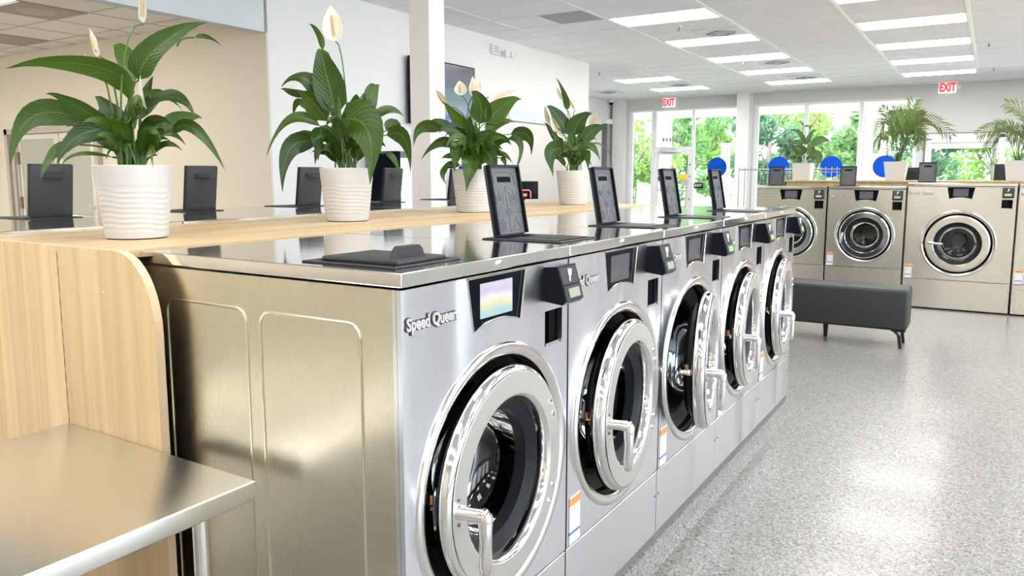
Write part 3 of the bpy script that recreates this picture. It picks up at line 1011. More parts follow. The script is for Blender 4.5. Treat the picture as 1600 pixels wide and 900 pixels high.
def tree(name, label, x, y, h, cw, mat, trunk_r=0.16, z0=0.9, n=2600, seed=1, group='trees outside the windows'):
    rr = random.Random(seed)
    t = thing(name, label, 'tree', (x, y, -0.1), 0, group)
    tb = MB().tube([(0, 0, 0), (0.05, 0, h * 0.25), (-0.04, 0.05, h * 0.5), (0.03, 0, h * 0.72)], [trunk_r, trunk_r * 0.8, trunk_r * 0.6, trunk_r * 0.3], 9)
    for k in range(5):
        a = rr.uniform(0, 2 * PI)
        b = Vector((0, 0, h * rr.uniform(0.32, 0.55)))
        e = b + Vector((math.cos(a) * cw * 0.6, math.sin(a) * cw * 0.6, h * rr.uniform(0.12, 0.3)))
        tb.tube([b, (b + e) / 2 + Vector((0, 0, -0.1)), e], [trunk_r * 0.4, trunk_r * 0.3, trunk_r * 0.1], 6)
    tb.build('trunk', 'bark', t)
    cr = MB()
    blobs = []
    for k in range(14):
        a, q = rr.uniform(0, 2 * PI), math.sqrt(rr.random())
        zz = rr.uniform(z0, h)
        f = 1 - 0.5 * abs((zz - z0) / (h - z0) - 0.45)
        blobs.append((math.cos(a) * q * cw * f, math.sin(a) * q * cw * f, zz, rr.uniform(0.3, 0.55) * cw))
    for k in range(n):
        bx, by, bz, br = blobs[k % len(blobs)]
        d = Vector((rr.gauss(0, 1), rr.gauss(0, 1), rr.gauss(0, 1))).normalized()
        p = Vector((bx, by, bz)) + d * br * rr.uniform(0.6, 1.0)
        s = rr.uniform(0.06, 0.13)
        u = Vector((rr.gauss(0, 1), rr.gauss(0, 1), rr.gauss(0, 1))).normalized()
        w = u.orthogonal().normalized()
        w = (w + u.cross(w) * rr.uniform(-1, 1)).normalized()
        cr.add([p - u * s, p + w * s * 0.5, p + u * s, p - w * s * 0.5], [(0, 1, 2, 3)])
    cr.build('crown', mat, t, 0)
    return t


TREES = [('leafy_tree', 'pale green tree outside the narrow pane left of the entrance door', -10.6, 26, 3.6, 1.6, 'crown1', 0.14, 0.9),
         ('leafy_tree', 'green tree seen through the entrance door glass', -8.1, 25, 3.9, 1.7, 'crown2', 0.15, 0.9),
         ('leafy_tree', 'bright green tree with a pale trunk right of the entrance door', -6.35, 22.6, 3.9, 1.15, 'crown1', 0.17, 1.5),
         ('leafy_tree', 'blue-green tree left of the inner pillar outside', -6.0, 27.5, 3.3, 1.6, 'crown3', 0.17, 0.6),
         ('leafy_tree', 'light tree outside the leftmost pane of the wide window', -5.0, 25.5, 3.4, 1.5, 'crown1', 0.14, 0.7),
         ('leafy_tree', 'mid-green tree outside behind the far peace lily', -3.3, 27, 3.5, 1.5, 'crown2', 0.14, 0.7),
         ('leafy_tree', 'dense green tree filling the middle pane of the wide window', -2.15, 24.2, 3.5, 1.35, 'crown2', 0.14, 0.7),
         ('leafy_tree', 'dark green tree beyond the right pane behind the first palm', -0.9, 25, 3.7, 1.5, 'crown3', 0.15, 0.6),
         ('leafy_tree', 'pale tree outside the right-hand window with the blinds', 0.9, 27.5, 3.1, 1.5, 'crown1', 0.15, 0.5),
         ('leafy_tree', 'blue-green tree outside at the edge of the right-hand window', 2.6, 26, 3.2, 1.5, 'crown3', 0.15, 0.5)]
for i, (nm, lb, x, y, h, cw, mt, tr, z0) in enumerate(TREES):
    y2 = (23.4, 27.6, 31.6)[i % 3]
    f = (y2 + 1.1) / (y + 1.1)
    tree(nm, lb, 0.94 + (x - 0.94) * f, y2, 1.37 + (h - 1.37) * f + 0.4, min(1.25, cw) * max(1, f ** 0.5), mt, tr, z0, 4600, 11 + i)
for i, (x, y, h, cw) in enumerate([(-19, 40, 6, 2.7), (-15, 49, 6.5, 2.7), (-10.5, 40, 5.6, 2.7), (-6.5, 49, 6.2, 2.7), (-2, 40, 5.6, 2.7), (3, 49, 6, 2.7), (-25, 49, 7, 2.7)]):
    lbs = ['distant tree far left beyond the road', 'distant tree beyond the road behind the door', 'distant tree beyond the road behind the bright tree', 'distant tree beyond the road behind the wide window', 'distant tree beyond the road behind the palm', 'distant tree beyond the road at the right', 'most distant tree at the left edge of the glass']
    tree('distant_tree', lbs[i], x, y, h, cw, ('crown3', 'crown2')[i % 2], 0.2, 0.3, 2200, 50 + i, 'distant trees')

# iron fence and lamp posts beyond the lawn
t = thing('iron_fence', 'dark iron picket fence beyond the lawn left of the entrance', 'fence', (-9.6, 21.3, -0.1))
MB().tube([(0, 0, 0.95), (2.6, 0, 0.95)], 0.02, 6).build('rail', 'darkgrey', t)
MB().tube([(0, 0, 0.2), (2.6, 0, 0.2)], 0.02, 6).build('rail', 'darkgrey', t)
pk = MB().tube([(0, 0, 0), (0, 0, 1.1)], 0.012, 6).mesh('picket', 'darkgrey')
for k in range(18):
    link('picket', pk, t, (0.08 + k * 0.145, 0, 0))
t = thing('utility_post', 'pale round post outside left of the inner pillar', 'post', (-5.75, 21.4, -0.1))
MB().cyl((0, 0, 0), 0.13, 2.3, 'z', 14).build('shaft', 'concrete', t)
MB().cyl((0, 0, 2.3), 0.17, 0.08, 'z', 14).build('cap', 'concrete', t)
fl = MB()
rr = random.Random(5)
for k in range(420):
    p = Vector((-5.2 + rr.gauss(0, 0.25), 22.4 + rr.gauss(0, 0.25), 0.28 + rr.gauss(0, 0.14)))
    d = Vector((rr.gauss(0, 1), rr.gauss(0, 1), rr.gauss(0, 1))).normalized() * 0.05
    e = d.orthogonal().normalized() * 0.04
    fl.add([p - d, p + e, p + d, p - e], [(0, 1, 2, 3)])
tag(fl.build('flowering_shrub', 'flower', None, 0), 'low yellow flowering shrub outside the glass beside the entrance', 'shrub')

# ------------------------------------------------------------------ washing machines
# local axes: the front is the plane x = 0 looking towards +x, y runs across to the viewer's right, z up from the floor
def arc_poly(yc, zt, ht, hb, drop, rise, n=8):
    p = [(yc - ht, zt), (yc - hb, zt - drop)]
    for k in range(1, n):
        q = k / n
        p.append((yc - hb + 2 * hb * q, zt - drop + rise * 4 * q * (1 - q)))
    return p + [(yc + hb, zt - drop), (yc + ht, zt)]


HATCH_LID = {}


def hatch_parts():
    lid = MB()      # local: hinge along y at x = 0; closed it lies along +x on z = 0
    lid.box((0, -0.082, 0.0), (0.21, 0.082, 0.010), bev=0.004)
    lid.mi = [0] * len(lid.f)
    HATCH_LID['plate'] = lid.mesh('dispenser_lid_plate', 'charcoal')
    rim = MB()
    rim.box((0.004, -0.082, -0.014), (0.21, -0.076, 0.0)).box((0.004, 0.076, -0.014), (0.21, 0.082, 0.0)).box((0.204, -0.076, -0.014), (0.21, 0.076, 0.0))
    HATCH_LID['rim'] = rim.mesh('dispenser_lid_rim', 'black', 0)
    HATCH_LID['inner'] = MB().box((0.006, -0.076, -0.003), (0.204, 0.076, 0.0)).mesh('dispenser_lid_lining', 'charcoal_in', 0)
    hd = MB()
    hd.prism([(-0.046, 0.010), (-0.04, 0.026), (-0.03, 0.034), (0.03, 0.034), (0.04, 0.026), (0.046, 0.010)], 'x', 0.160, 0.178)
    HATCH_LID['handle'] = hd.mesh('dispenser_lid_handle', 'charcoal')
    HATCH_LID['slot'] = MB().box((0.160, -0.036, -0.0045), (0.176, 0.036, -0.003)).mesh('dispenser_lid_slot', 'gap', 0)
    em = MB()
    r = 0.0012
    z = -0.0035

    def line(pts):
        em.tube([(a * 0.885, b * 0.78, z) for a, b in pts], r, 5)
    # four pictograms: two hands in tubs, a flower, a triangle; frames and text bars between them
    for c in (-0.048, 0.048):
        line([(0.148, c - 0.028), (0.108, c - 0.02), (0.108, c + 0.02), (0.148, c + 0.028)])
        for q in (-0.012, 0, 0.012):
            line([(0.15 - abs(q), c + q), (0.118, c + q * 0.7)])
        line([(0.1, c - 0.02), (0.1, c + 0.02)])
        line([(0.158, c - 0.02), (0.158, c + 0.02)])
        line([(0.07, c - 0.036), (0.09, c - 0.036), (0.09, c + 0.036), (0.07, c + 0.036), (0.07, c - 0.036)])
        line([(0.08, c - 0.024), (0.08, c + 0.024)])
    line([(0.166, 0), (0.012, 0)])
    line([(0.02, 0.02), (0.06, 0.045), (0.02, 0.075), (0.02, 0.02)])
    for k in range(5):
        a = 2 * PI * k / 5
        cx, cy = 0.038 + 0.014 * math.cos(a), -0.048 + 0.014 * math.sin(a)
        line([(cx + 0.008 * math.cos(2 * PI * j / 8), cy + 0.008 * math.sin(2 * PI * j / 8)) for j in range(9)])
    line([(0.215, -0.02), (0.215, 0.02)])
    line([(0.17, -0.075), (0.2, -0.07), (0.213, -0.045), (0.213, 0.045), (0.2, 0.07), (0.17, 0.075)])
    HATCH_LID['relief'] = em.mesh('dispenser_lid_relief', 'charcoal_in')
    fr = MB()
    for a, b in (((-0.03, -0.11), (0.228, -0.094)), ((-0.03, 0.094), (0.228, 0.11)), ((-0.03, -0.094), (-0.004, 0.094)), ((0.212, -0.094), (0.228, 0.094))):
        fr.box((*a, 0.0), (*b, 0.0035), bev=0.001, seg=1)
    HATCH_LID['frame'] = fr.mesh('dispenser_frame_mesh', 'charcoal')
    bn = MB()       # dark hopper seen through the open frame
    bn.box((-0.004, -0.094, 0.0005), (0.212, 0.094, 0.0025))
    HATCH_LID['bin'] = bn.mesh('dispenser_bin_mesh', 'gap', 0)
    bn2 = MB()
    bn2.box((0.05, -0.08, 0.0025), (0.2, -0.02, 0.0045)).box((0.05, 0.0, 0.0025), (0.2, 0.08, 0.004))
    HATCH_LID['tray'] = bn2.mesh('dispenser_tray_mesh', 'charcoal', 0)


hatch_parts()


def make_washer(w, h, D, zb, split, bz, Rb, rd, rg, st, handle, front, name='washing_machine', logo_w=0.162, body_back=None):
    """One machine with all its parts around the origin; returned Empty is copied for the others."""
    t = thing(name, 'stainless washer', 'washing machine')
    yc = w / 2
    g = 0.004
    by = yc + (0.008 if handle == 'drop' else 0.0)
    hb = h - 0.034
    # cabinet
    cab = MB()
    cab.box((-D + 0.004, g, zb), (-0.022, g + 0.01, hb)).box((-D + 0.004, w - g - 0.01, zb), (-0.022, w - g, hb)).box((-D + 0.004, g + 0.01, zb), (-D + 0.016, w - g - 0.01, hb)).box((-D + 0.016, g + 0.01, zb), (-0.022, w - g - 0.01, zb + 0.01))
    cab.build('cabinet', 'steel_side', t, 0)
    MB().box((-D + 0.02, g + 0.002, zb), (-0.0125, w - g - 0.002, hb + 0.006)).build('inner_shell', 'gap', t, 0) if False else None
    for y0 in (g - 0.0005, w - g - 0.0105):
        MB().box((-0.0215, y0, zb), (-0.0125, y0 + 0.011, hb)).build('corner_post', front, t, 0)
    MB().box((-0.04, w - g + 0.0005, zb), (-0.006, w - 0.0003, hb)).build('seam_shade', 'gap', t, 0)  # black strip stands in for the shade in the gap between machines
    # pressed beads on both sides
    for side in (g - 0.0003, w - g + 0.0003):
        for xa, xb in ((-D + 0.09, -0.443), (-0.398, -0.105)):
            ri, pts = 0.03, []
            for cx, cz, a0 in ((xb - ri, hb - 0.075 - ri, 0), (xa + ri, hb - 0.075 - ri, 90), (xa + ri, zb + 0.12 + ri, 180), (xb - ri, zb + 0.12 + ri, 270)):
                for k in range(5):
                    a = R(a0 + 22.5 * k)
                    pts.append((cx + ri * math.cos(a), side, cz + ri * math.sin(a)))
            MB().tube(pts + [pts[0]], 0.0032, 6, cap=False).build('pressed_bead', 'steel_side', t)
    # plinth and lower panel
    MB().box((-D + 0.03, 0.0, zb - 0.028 if zb > 0.05 else 0), (-0.012, w, zb)).build('plinth', 'gap', t, 0)
    if zb > 0.05:
        MB().box((-0.012, 0.0, zb - 0.028), (-0.004, w, zb - 0.002)).build('plinth_strip', 'darkgrey', t, 0)
    MB().box((-0.0125, g, zb + 0.002), (0, w - g, split - 0.0025), bev=0.0015, seg=1).build('lower_panel', front, t, 0)
    sc = MB()
    for y in (0.016, w - 0.016):
        sc.cyl((0, y, split - 0.09), 0.004, 0.002, 'x', 8)
    sc.build('panel_screw', 'darkgrey', t)
    # front panel with its openings
    zt = h - 0.038
    disp = arc_poly(yc, zt, 0.121, 0.099, 0.118, 0.016)
    ry0, ry1 = w - 0.125, w - 0.028
    rz1 = h - 0.05
    sz0, sz1 = h - 0.247, h - 0.158
    plate = MB().box((-0.012, g, split + 0.0025), (0, w - g, hb))
    hole = MB().cyl((-0.05, by, bz), Rb - 0.014, 0.1, 'x', 72)
    slot = MB().box((-0.05, ry0, sz0), (0.05, ry1 - 0.006, sz1))
    dcut = MB().prism(disp, 'x', -0.05, 0.05)
    fm = boolean_cut(plate, [hole, slot, dcut], 'front_panel', [front])
    link('front_panel', fm, t)
    # display
    d = MB().prism(disp, 'x', -0.03, -0.004)
    d = d.build('display', 'glossblack', t, 0)
    MB().tube([(0.0, y, z) for y, z in disp + [disp[0]]], 0.0026, 6, cap=False).build('display_lip', 'bezel', d)
    MB().box((0, -0.066, 0), (0.002, 0.066, 0.078)).build('display_screen', 'screen_dim', d, 0, (-0.0045, yc, zt - 0.094))
    # card reader wedge and coin slot
    prof = [(-0.005, rz1 - 0.082), (-0.005, rz1 + 0.004), (0.034, rz1 + 0.008), (0.048, rz1 - 0.04), (0.058, rz1 - 0.08), (0.05, rz1 - 0.088)]
    vs = [(x, ry0, z) for x, z in prof] + [(x, ry1, z) for x, z in prof]
    n = len(prof)
    rdm = MB().add(vs, [list(range(n)), list(range(n, 2 * n))[::-1]] + [[i, (i + 1) % n, n + (i + 1) % n, n + i] for i in range(n)])
    rdr = rdm.build('card_reader', 'black', t, 25)

    def on_face(q, lift=0.001):     # a point on the reader's sloping faces
        z = rz1 + 0.008 - q * 0.088
        x = 0.034 + 0.014 * min(1, q / 0.545) if q < 0.545 else 0.048 + 0.01 * (q - 0.545) / 0.455
        return x + lift, z
    fc = MB()
    for q0, q1, mt in ((0.04, 0.52, 0),):
        (xa, za), (xb, zb_) = on_face(q0), on_face(q1)
        fc.add([(xa, ry0 + 0.006, za), (xa, ry1 - 0.006, za), (xb, ry1 - 0.006, zb_), (xb, ry0 + 0.006, zb_)], [(0, 3, 2, 1)])
    fc.build('reader_face', 'charcoal', rdr, 0)
    (xa, za), (xb, zb_) = on_face(0.56, 0.004), on_face(0.97, 0.004)
    MB().prism([(xa - 0.006, za), (xa, za), (xb, zb_), (xb - 0.006, zb_)], 'y', ry0 + 0.002, ry1 - 0.002).build('reader_bezel', 'charcoal', rdr, 0) if False else None
    bz_ = MB().add([(xa, ry0 + 0.004, za), (xa, ry1 - 0.004, za), (xb, ry1 - 0.004, zb_), (xb, ry0 + 0.004, zb_), (xa - 0.008, ry0 + 0.004, za), (xa - 0.008, ry1 - 0.004, za), (xb - 0.008, ry1 - 0.004, zb_), (xb - 0.008, ry0 + 0.004, zb_)],
                    [(0, 1, 2, 3), (4, 5, 1, 0), (1, 5, 6, 2), (2, 6, 7, 3), (3, 7, 4, 0)])
    bz_.build('reader_bezel', 'charcoal', rdr, 0)
    (xa, za), (xb, zb_) = on_face(0.63, 0.006), on_face(0.89, 0.006)
    MB().add([(xa, ry0 + 0.02, za), (xa, ry1 - 0.02, za), (xb, ry1 - 0.02, zb_), (xb, ry0 + 0.02, zb_)], [(0, 3, 2, 1)]).build('reader_lcd', 'lcd', rdr, 0)
    ic = MB()
    (xa, za), (xb, zb_) = on_face(0.12, 0.003), on_face(0.44, 0.003)
    ym = (ry0 + ry1) / 2
    ic.tube([(xa, ym + 0.004, za), (xa * 0.5 + xb * 0.5, ym, (za + zb_) / 2)], [0.0065, 0.0045], 8)
    ic.tube([(xa * 0.5 + xb * 0.5, ym, (za + zb_) / 2), (xb, ym - 0.006, zb_)], [0.0022, 0.0022], 6)
    ic.build('reader_icon', 'icon', rdr)
    sl_ = MB()
    sl_.box((-0.04, ry0, sz0), (-0.036, ry1 - 0.006, sz1)).box((-0.036, ry0, sz0), (-0.011, ry0 + 0.002, sz1)).box((-0.036, ry1 - 0.008, sz0), (-0.011, ry1 - 0.006, sz1)).box((-0.036, ry0, sz1 - 0.002), (-0.011, ry1 - 0.006, sz1))
    so_ = sl_.build('coin_slot', 'black', t, 0)
    MB().box((-0.036, ry0 + 0.002, sz0 - 0.001), (0.003, ry1 - 0.008, sz0 + 0.007)).build('slot_ledge', 'bezel', so_, 0)
    MB().cyl((0.003, ry1 - 0.02, sz0 + 0.003), 0.0035, 0.002, 'x', 8).build('slot_screw', 'darkgrey', so_)
    MB().box((-0.036, ry0 + 0.055, sz0 + 0.007), (-0.018, ry1 - 0.008, sz1 - 0.002)).build('slot_shutter', 'gap', so_, 0)
    # badge
    lm = text_mesh('Speed Queen', 0.04, 0.0012, 0.0012)
    wx = max(v.co.x for v in lm.vertices) - min(v.co.x for v in lm.vertices)
    k = logo_w / wx
    lm2 = text_mesh('Speed Queen', 0.04, 0.001, 0.0034)
    for me, mt in ((lm, 'logo_face'), (lm2, 'logo_back')):
        me.materials.append(M[mt])
        for v in me.vertices:
            v.co.x *= k
            v.co.y *= 0.86
    lg = link('badge', lm2, t, (0.0012, 0.016 + logo_w / 2, h - 0.104))
    lg.rotation_euler = (PI / 2, 0, PI / 2)
    link('badge_face', lm, lg, (0, 0, 0.0022))
    # door surround, tub mouth, drum
    MB().lathe([(Rb, -0.001), (Rb - 0.001, 0.003), (Rb - 0.006, 0.0075), (Rb - 0.014, 0.0085), (Rb - 0.03, 0.004), (Rb - 0.034, -0.002), (Rb - 0.036, -0.03)], (0, by, bz), 'x', 72).build('door_surround', 'bezel', t, 50)
    MB().lathe([(Rb - 0.0345, -0.012), (Rb - 0.036, -0.05), (rd * 0.92, -0.075), (rd * 0.80, -0.085), (rd * 0.78, -0.14), (rd * 0.86, -0.15)], (0, by, bz), 'x', 64).build('door_recess', 'rubber', t, 40)
    MB().lathe([(rd * 0.80, -0.0845), (rd * 0.83, -0.07), (rd * 0.86, -0.066), (rd * 0.89, -0.074)], (0, by, bz), 'x', 64).build('door_seal', 'rubber', t, 50)
    dr = MB().lathe([(rd * 0.92, -0.14), (rd * 0.95, -0.16), (rd * 0.95, -0.46), (rd * 0.9, -0.48), (0, -0.48)], (0, by, bz), 'x', 48)
    dr = dr.build('drum', 'drum', t, 40)
    rib = MB()
    for k in range(3):
        a = R(90 + 120 * k + 20)
        cy, cz = by + math.cos(a) * rd * 0.9, bz + math.sin(a) * rd * 0.9
        rib.tube([(-0.17, cy, cz), (-0.46, cy, cz)], 0.022, 8)
    rib.build('drum_paddle', 'drum', dr)
    MB().lathe([(0, -0.455), (0.066, -0.456), (0.075, -0.478)], (0, by, bz), 'x', 24).build('drum_hub', 'hub', dr)
    lk = MB().box((-0.07, by - Rb + 0.04, bz - 0.055), (-0.03, by - Rb + 0.062, bz + 0.05), bev=0.004)
    lk = lk.build('door_latch', 'darkgrey', t)
    b = MB()
    for z in (-0.045, 0.04):
        b.cyl((-0.03, by - Rb + 0.052, bz + z), 0.006, 0.005, 'x', 8)
    b.build('latch_bolt', 'chrome', lk)
    # the door: its origin is the hinge
    cy = -(rd + 0.004)
    dp = MB().lathe([(rg + 0.012, 0.0215), (rg + 0.0135, 0.0228), (rd - 0.0155, 0.0228), (rd - 0.0145, 0.0215)], (0, cy, 0), 'x', 72)
    door = dp.build('door', st, t, 22, (0.0, by + rd + 0.004, bz))
    MB().lathe([(rd - 0.015, 0.0198), (rd - 0.006, 0.0165), (rd - 0.001, 0.009), (rd, 0.0), (rd - 0.002, -0.018), (rd - 0.012, -0.026), (rd - 0.05, -0.028)], (0, cy, 0), 'x', 72).build('door_rim', 'chrome' if handle == 'drop' else st, door, 50)
    if handle != 'drop':
        wr = [(rg + 0.0125, 0.0216), (rg + 0.009, 0.019), (rg + 0.007, 0.006), (rg + 0.0065, -0.02)]
        gk = [(rg + 0.007, 0.012), (rg - 0.004, 0.006), (rg - 0.024, 0.0), (rg - 0.03, -0.02), (rg - 0.034, -0.055), (rg + 0.02, -0.06), (rd - 0.045, -0.045), (rd - 0.05, -0.0275)]
    else:
        wr = [(rg + 0.013, 0.0212), (rg + 0.008, 0.0195), (rg + 0.004, 0.012), (rg + 0.002, -0.012)]
        gk = [(rg + 0.0025, -0.010), (rg - 0.012, -0.014), (rg - 0.03, -0.0255), (rg - 0.034, -0.05), (rg - 0.03, -0.06), (rg + 0.02, -0.06), (rd - 0.045, -0.045), (rd - 0.05, -0.0275)]
    MB().lathe(wr, (0, cy, 0), 'x', 72).build('window_rim', 'chrome', door, 50)
    MB().lathe(gk, (0, cy, 0), 'x', 64).build('door_gasket', 'rubber', door, 40)
    MB().lathe([(rg - 0.031, -0.05), (rg - 0.036, -0.09), (rg - 0.055, -0.125), (rg - 0.09, -0.14), (0.0, -0.15)], (0, cy, 0), 'x', 56).build('door_glass', 'doorglass' if handle == 'drop' else 'doorglass_far', door, 60)
    bt = MB().lathe([(0.0, 0.0275), (0.005, 0.027), (0.0065, 0.022)], (0, 0, 0), 'x', 8).mesh('door_bolt', 'chrome')
    for q in (R(24), R(34), R(-24), R(-34)):
        link('door_bolt', bt, door, (0, cy + (rd - 0.03) * math.cos(q), (rd - 0.03) * math.sin(q)))
    ly = cy - (rg + rd) / 2
    if handle == 'drop':
        hb_ = MB()
        hb_.tube([(0.018, ly - 0.004, 0.004), (0.05, ly + 0.004, 0.003), (0.07, ly + 0.012, 0.0)], [0.016, 0.0145, 0.0165], 14)
        hb_.tube([(0.072, ly + 0.012, 0.014), (0.076, ly + 0.013, -0.002), (0.077, ly + 0.014, -0.05), (0.076, ly + 0.014, -0.105), (0.074, ly + 0.014, -0.126), (0.073, ly + 0.014, -0.132)], [0.009, 0.0165, 0.013, 0.0145, 0.011, 0.004], 14)
        hb_.build('door_handle', 'chrome', door, 60)
        MB().cyl((0.0225, ly - 0.004, 0.03), 0.004, 0.003, 'x', 8).cyl((0.0225, ly - 0.004, -0.024), 0.004, 0.003, 'x', 8).build('handle_screw', 'darkgrey', door)
        pn = MB().tube([(-0.03, ly - 0.006, 0.0), (-0.07, ly - 0.006, 0.0)], [0.013, 0.009], 10)
        pn = pn.build('latch_pin', 'chrome', door)
        MB().cyl((-0.045, ly - 0.006, 0.008), 0.008, 0.022, 'z', 10).build('latch_nut', 'copper', door)
    elif handle == 'bar':
        MB().tube([(0.02, ly - 0.01, 0), (0.045, ly - 0.006, 0), (0.05, ly + 0.03, 0), (0.048, ly + 0.105, -0.004), (0.046, ly + 0.115, -0.004)], [0.013, 0.015, 0.014, 0.012, 0.006], 12).build('door_handle', 'chrome', door, 60)
    else:
        MB().tube([(0.02, ly, 0.012), (0.045, ly, 0.012), (0.05, ly - 0.004, -0.02), (0.048, ly - 0.016, -0.085), (0.046, ly - 0.018, -0.082)], [0.012, 0.014, 0.012, 0.010, 0.005], 12).build('door_handle', 'chrome', door, 60)
    # lid with lock, soap dispenser
    MB().box((-D, 0.002, h - 0.029), (0.003, w - 0.002, h), bev=0.0022).build('lid', 'steel_top', t, 0)
    MB().lathe([(0, 0.006), (0.006, 0.006), (0.0085, 0.003), (0.009, 0)], (0.003, yc, h - 0.0145), 'x', 14).build('lid_lock', 'chrome', t)
    hy = 0.150
    fr = link('dispenser_frame', HATCH_LID['frame'], t, (-0.272, hy, h))
    link('dispenser_bin', HATCH_LID['bin'], fr)
    link('dispenser_tray', HATCH_LID['tray'], fr)
    ld = link('dispenser_lid', HATCH_LID['plate'], t, (-0.272, hy, h + 0.0045))
    for nm in ('rim', 'lining', 'handle', 'slot', 'relief'):
        link('lid_' + nm, HATCH_LID['inner' if nm == 'lining' else nm], ld)
    ld.rotation_euler = (0, -R(100), 0)
    # sticker
    MB().box((0, 0, 0), (0.0012, 0.064, 0.14)).build('warning_sticker', 'sticker', t, 0, (0.0002, 0.018, split + 0.004))
    return t


M['doorglass_far'] = glass_mat('far_door_glass', (0.42, 0.44, 0.45))
M['doorglass'] = glass_mat('door_bowl_glass', (0.24, 0.26, 0.27))


def place(t, x, y, rz, label, group, door=0.0, hatch=100.0, screen=None, lcd=None, z=0.0):
    t.location = (x, y, z)
    t.rotation_euler = (0, 0, rz)
    t['label'] = label
    t['group'] = group
    for c in t.children:
        n = c.name.split('.')[0]
        if n == 'door':
            c.rotation_euler = (0, 0, R(door))
        elif n == 'dispenser_lid':
            c.rotation_euler = (0, -R(hatch), 0)
            if hatch < 5:
                c.location.z -= 0.002
        elif n == 'display' and screen:
            for q in c.children:
                if q.name.startswith('display_screen'):
                    q.material_slots[0].link = 'OBJECT'
                    q.material_slots[0].material = M[screen]
        elif n == 'card_reader' and lcd:
            for q in c.children:
                if q.name.startswith('reader_lcd'):
                    q.material_slots[0].link = 'OBJECT'
                    q.material_slots[0].material = M[lcd]
    return t


W1 = 0.6833
proto = make_washer(W1, 1.184, 0.818, 0.107, 0.339, 0.671, 0.315, 0.262, 0.182, 'satin', 'drop', 'steel')
GF = 'stainless washers in the near row'
FR = [('large stainless washer at the near end of the near row, its soap lid closed flat', 2.3, 0, 'screen_glare', 'lcd'),
      ('stainless washer second in the near row, behind the largest upright soap lid', 5.0, 100, 'screen_dim', 'lcd'),
      ('stainless washer in the middle of the near row, its door swung furthest open', 11.5, 100, 'screen_dim', 'lcd_green'),
      ('stainless washer fourth in the near row, between the wide open door and the last machine', 5.5, 100, 'screen_dim', 'lcd_green'),
      ('stainless washer at the far end of the near row, in front of the black bench', 5.0, 100, 'screen_dim', 'lcd_green')]
copies = [copy_tree(proto) for _ in range(9)]
for i, (lb, dr, ht, scn, lc) in enumerate(FR):
    o = proto if i == 0 else copies[i - 1]
    place(o, 0, W1 * i, 0, lb, GF, dr, ht, scn, lc)
BK = ['rear-row washer at the near end, its upright soap lid left of the first plant', 'rear-row washer behind the first plant, its soap lid right of the white pot',
      'rear-row washer whose upright soap lid is half hidden by the second pot', 'rear-row washer whose upright soap lid stands right of the second pot',
      'rear-row washer at the far end, beside the square pillar and the third pot']
# the rear row reaches a little further under the shared worktop
proto_b = make_washer(W1, 1.197, 0.9, 0.107, 0.339, 0.671, 0.315, 0.262, 0.182, 'satin', 'drop', 'steel')
cb = [copy_tree(proto_b) for _ in range(4)]
for i, lb in enumerate(BK):
    o = proto_b if i == 0 else cb[i - 1]
    place(o, -2.52, W1 * (i + 1), PI, lb, 'stainless washers in the rear row', 2.0, 98, 'screen_dim')
for c in copies[4:]:
    for ch in [c] + list(c.children_recursive):
        bpy.data.objects.remove(ch, do_unlink=True)

YF = 7.8
W2, W3 = 0.755, 0.949
pf = make_washer(W2, 1.25, 0.8, 0.014, 0.392, 0.735, 0.297, 0.255, 0.185, 'chrome_soft', 'small', 'steel_far') if False else None
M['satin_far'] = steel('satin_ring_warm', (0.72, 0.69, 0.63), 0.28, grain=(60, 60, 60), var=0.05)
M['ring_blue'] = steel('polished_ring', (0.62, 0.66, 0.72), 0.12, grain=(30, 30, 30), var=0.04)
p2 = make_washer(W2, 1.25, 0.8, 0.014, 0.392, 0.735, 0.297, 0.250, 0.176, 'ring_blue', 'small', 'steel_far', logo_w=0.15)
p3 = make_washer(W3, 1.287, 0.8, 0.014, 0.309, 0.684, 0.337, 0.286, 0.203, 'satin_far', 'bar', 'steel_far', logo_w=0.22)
p2b, p3b = copy_tree(p2), copy_tree(p3)
q2, q2b, q3 = copy_tree(p2), copy_tree(p2), copy_tree(p3)
GB = 'stainless washers in the far island'
place(p2, -1.343, YF, -PI / 2, 'far stainless washer at the left end, half hidden behind the last near machine', GB, 0, 97, None, 'lcd_green')
place(p2b, -0.578, YF, -PI / 2, 'far stainless washer with a dark chrome door ring, behind the bench', GB, 0, 97, None, 'lcd')
place(p3, 0.188, YF, -PI / 2, 'widest far stainless washer with a satin door ring and a horizontal handle', GB, 0, 97, None, 'lcd_green')
place(p3b, 1.148, YF, -PI / 2, 'far stainless washer cut off by the right edge of the view', GB, 0, 97, None, 'lcd')
# the machines standing back to back with them face the windows
place(q2, 0.205, 10.25, PI / 2, 'window-side washer whose soap lid shows left of the large far lid', 'stainless washers facing the windows', 0, 97, None, 'lcd')
place(q3, 1.16, 10.25, PI / 2, 'window-side washer whose soap lid shows left of the second palm pot', 'stainless washers facing the windows', 0, 97, None, 'lcd')
place(q2b, -0.555, 10.25, PI / 2, 'window-side washer behind the peace lily on the far worktop', 'stainless washers facing the windows', 0, 0, None, 'lcd')

# concrete curb below the near rows
cm = MB()
cm.prism([(0.028, 0), (0.012, 0.03), (0.006, 0.079), (-2.526, 0.079), (-2.532, 0.03), (-2.548, 0)], 'y', -0.01, 3.43)
M['curb'] = floor_mat()
M['curb'].name = 'speckled_curb'
tag(cm.build('concrete_curb', 'curb', None, 0), 'speckled grey curb under the near washer rows', 'curb')

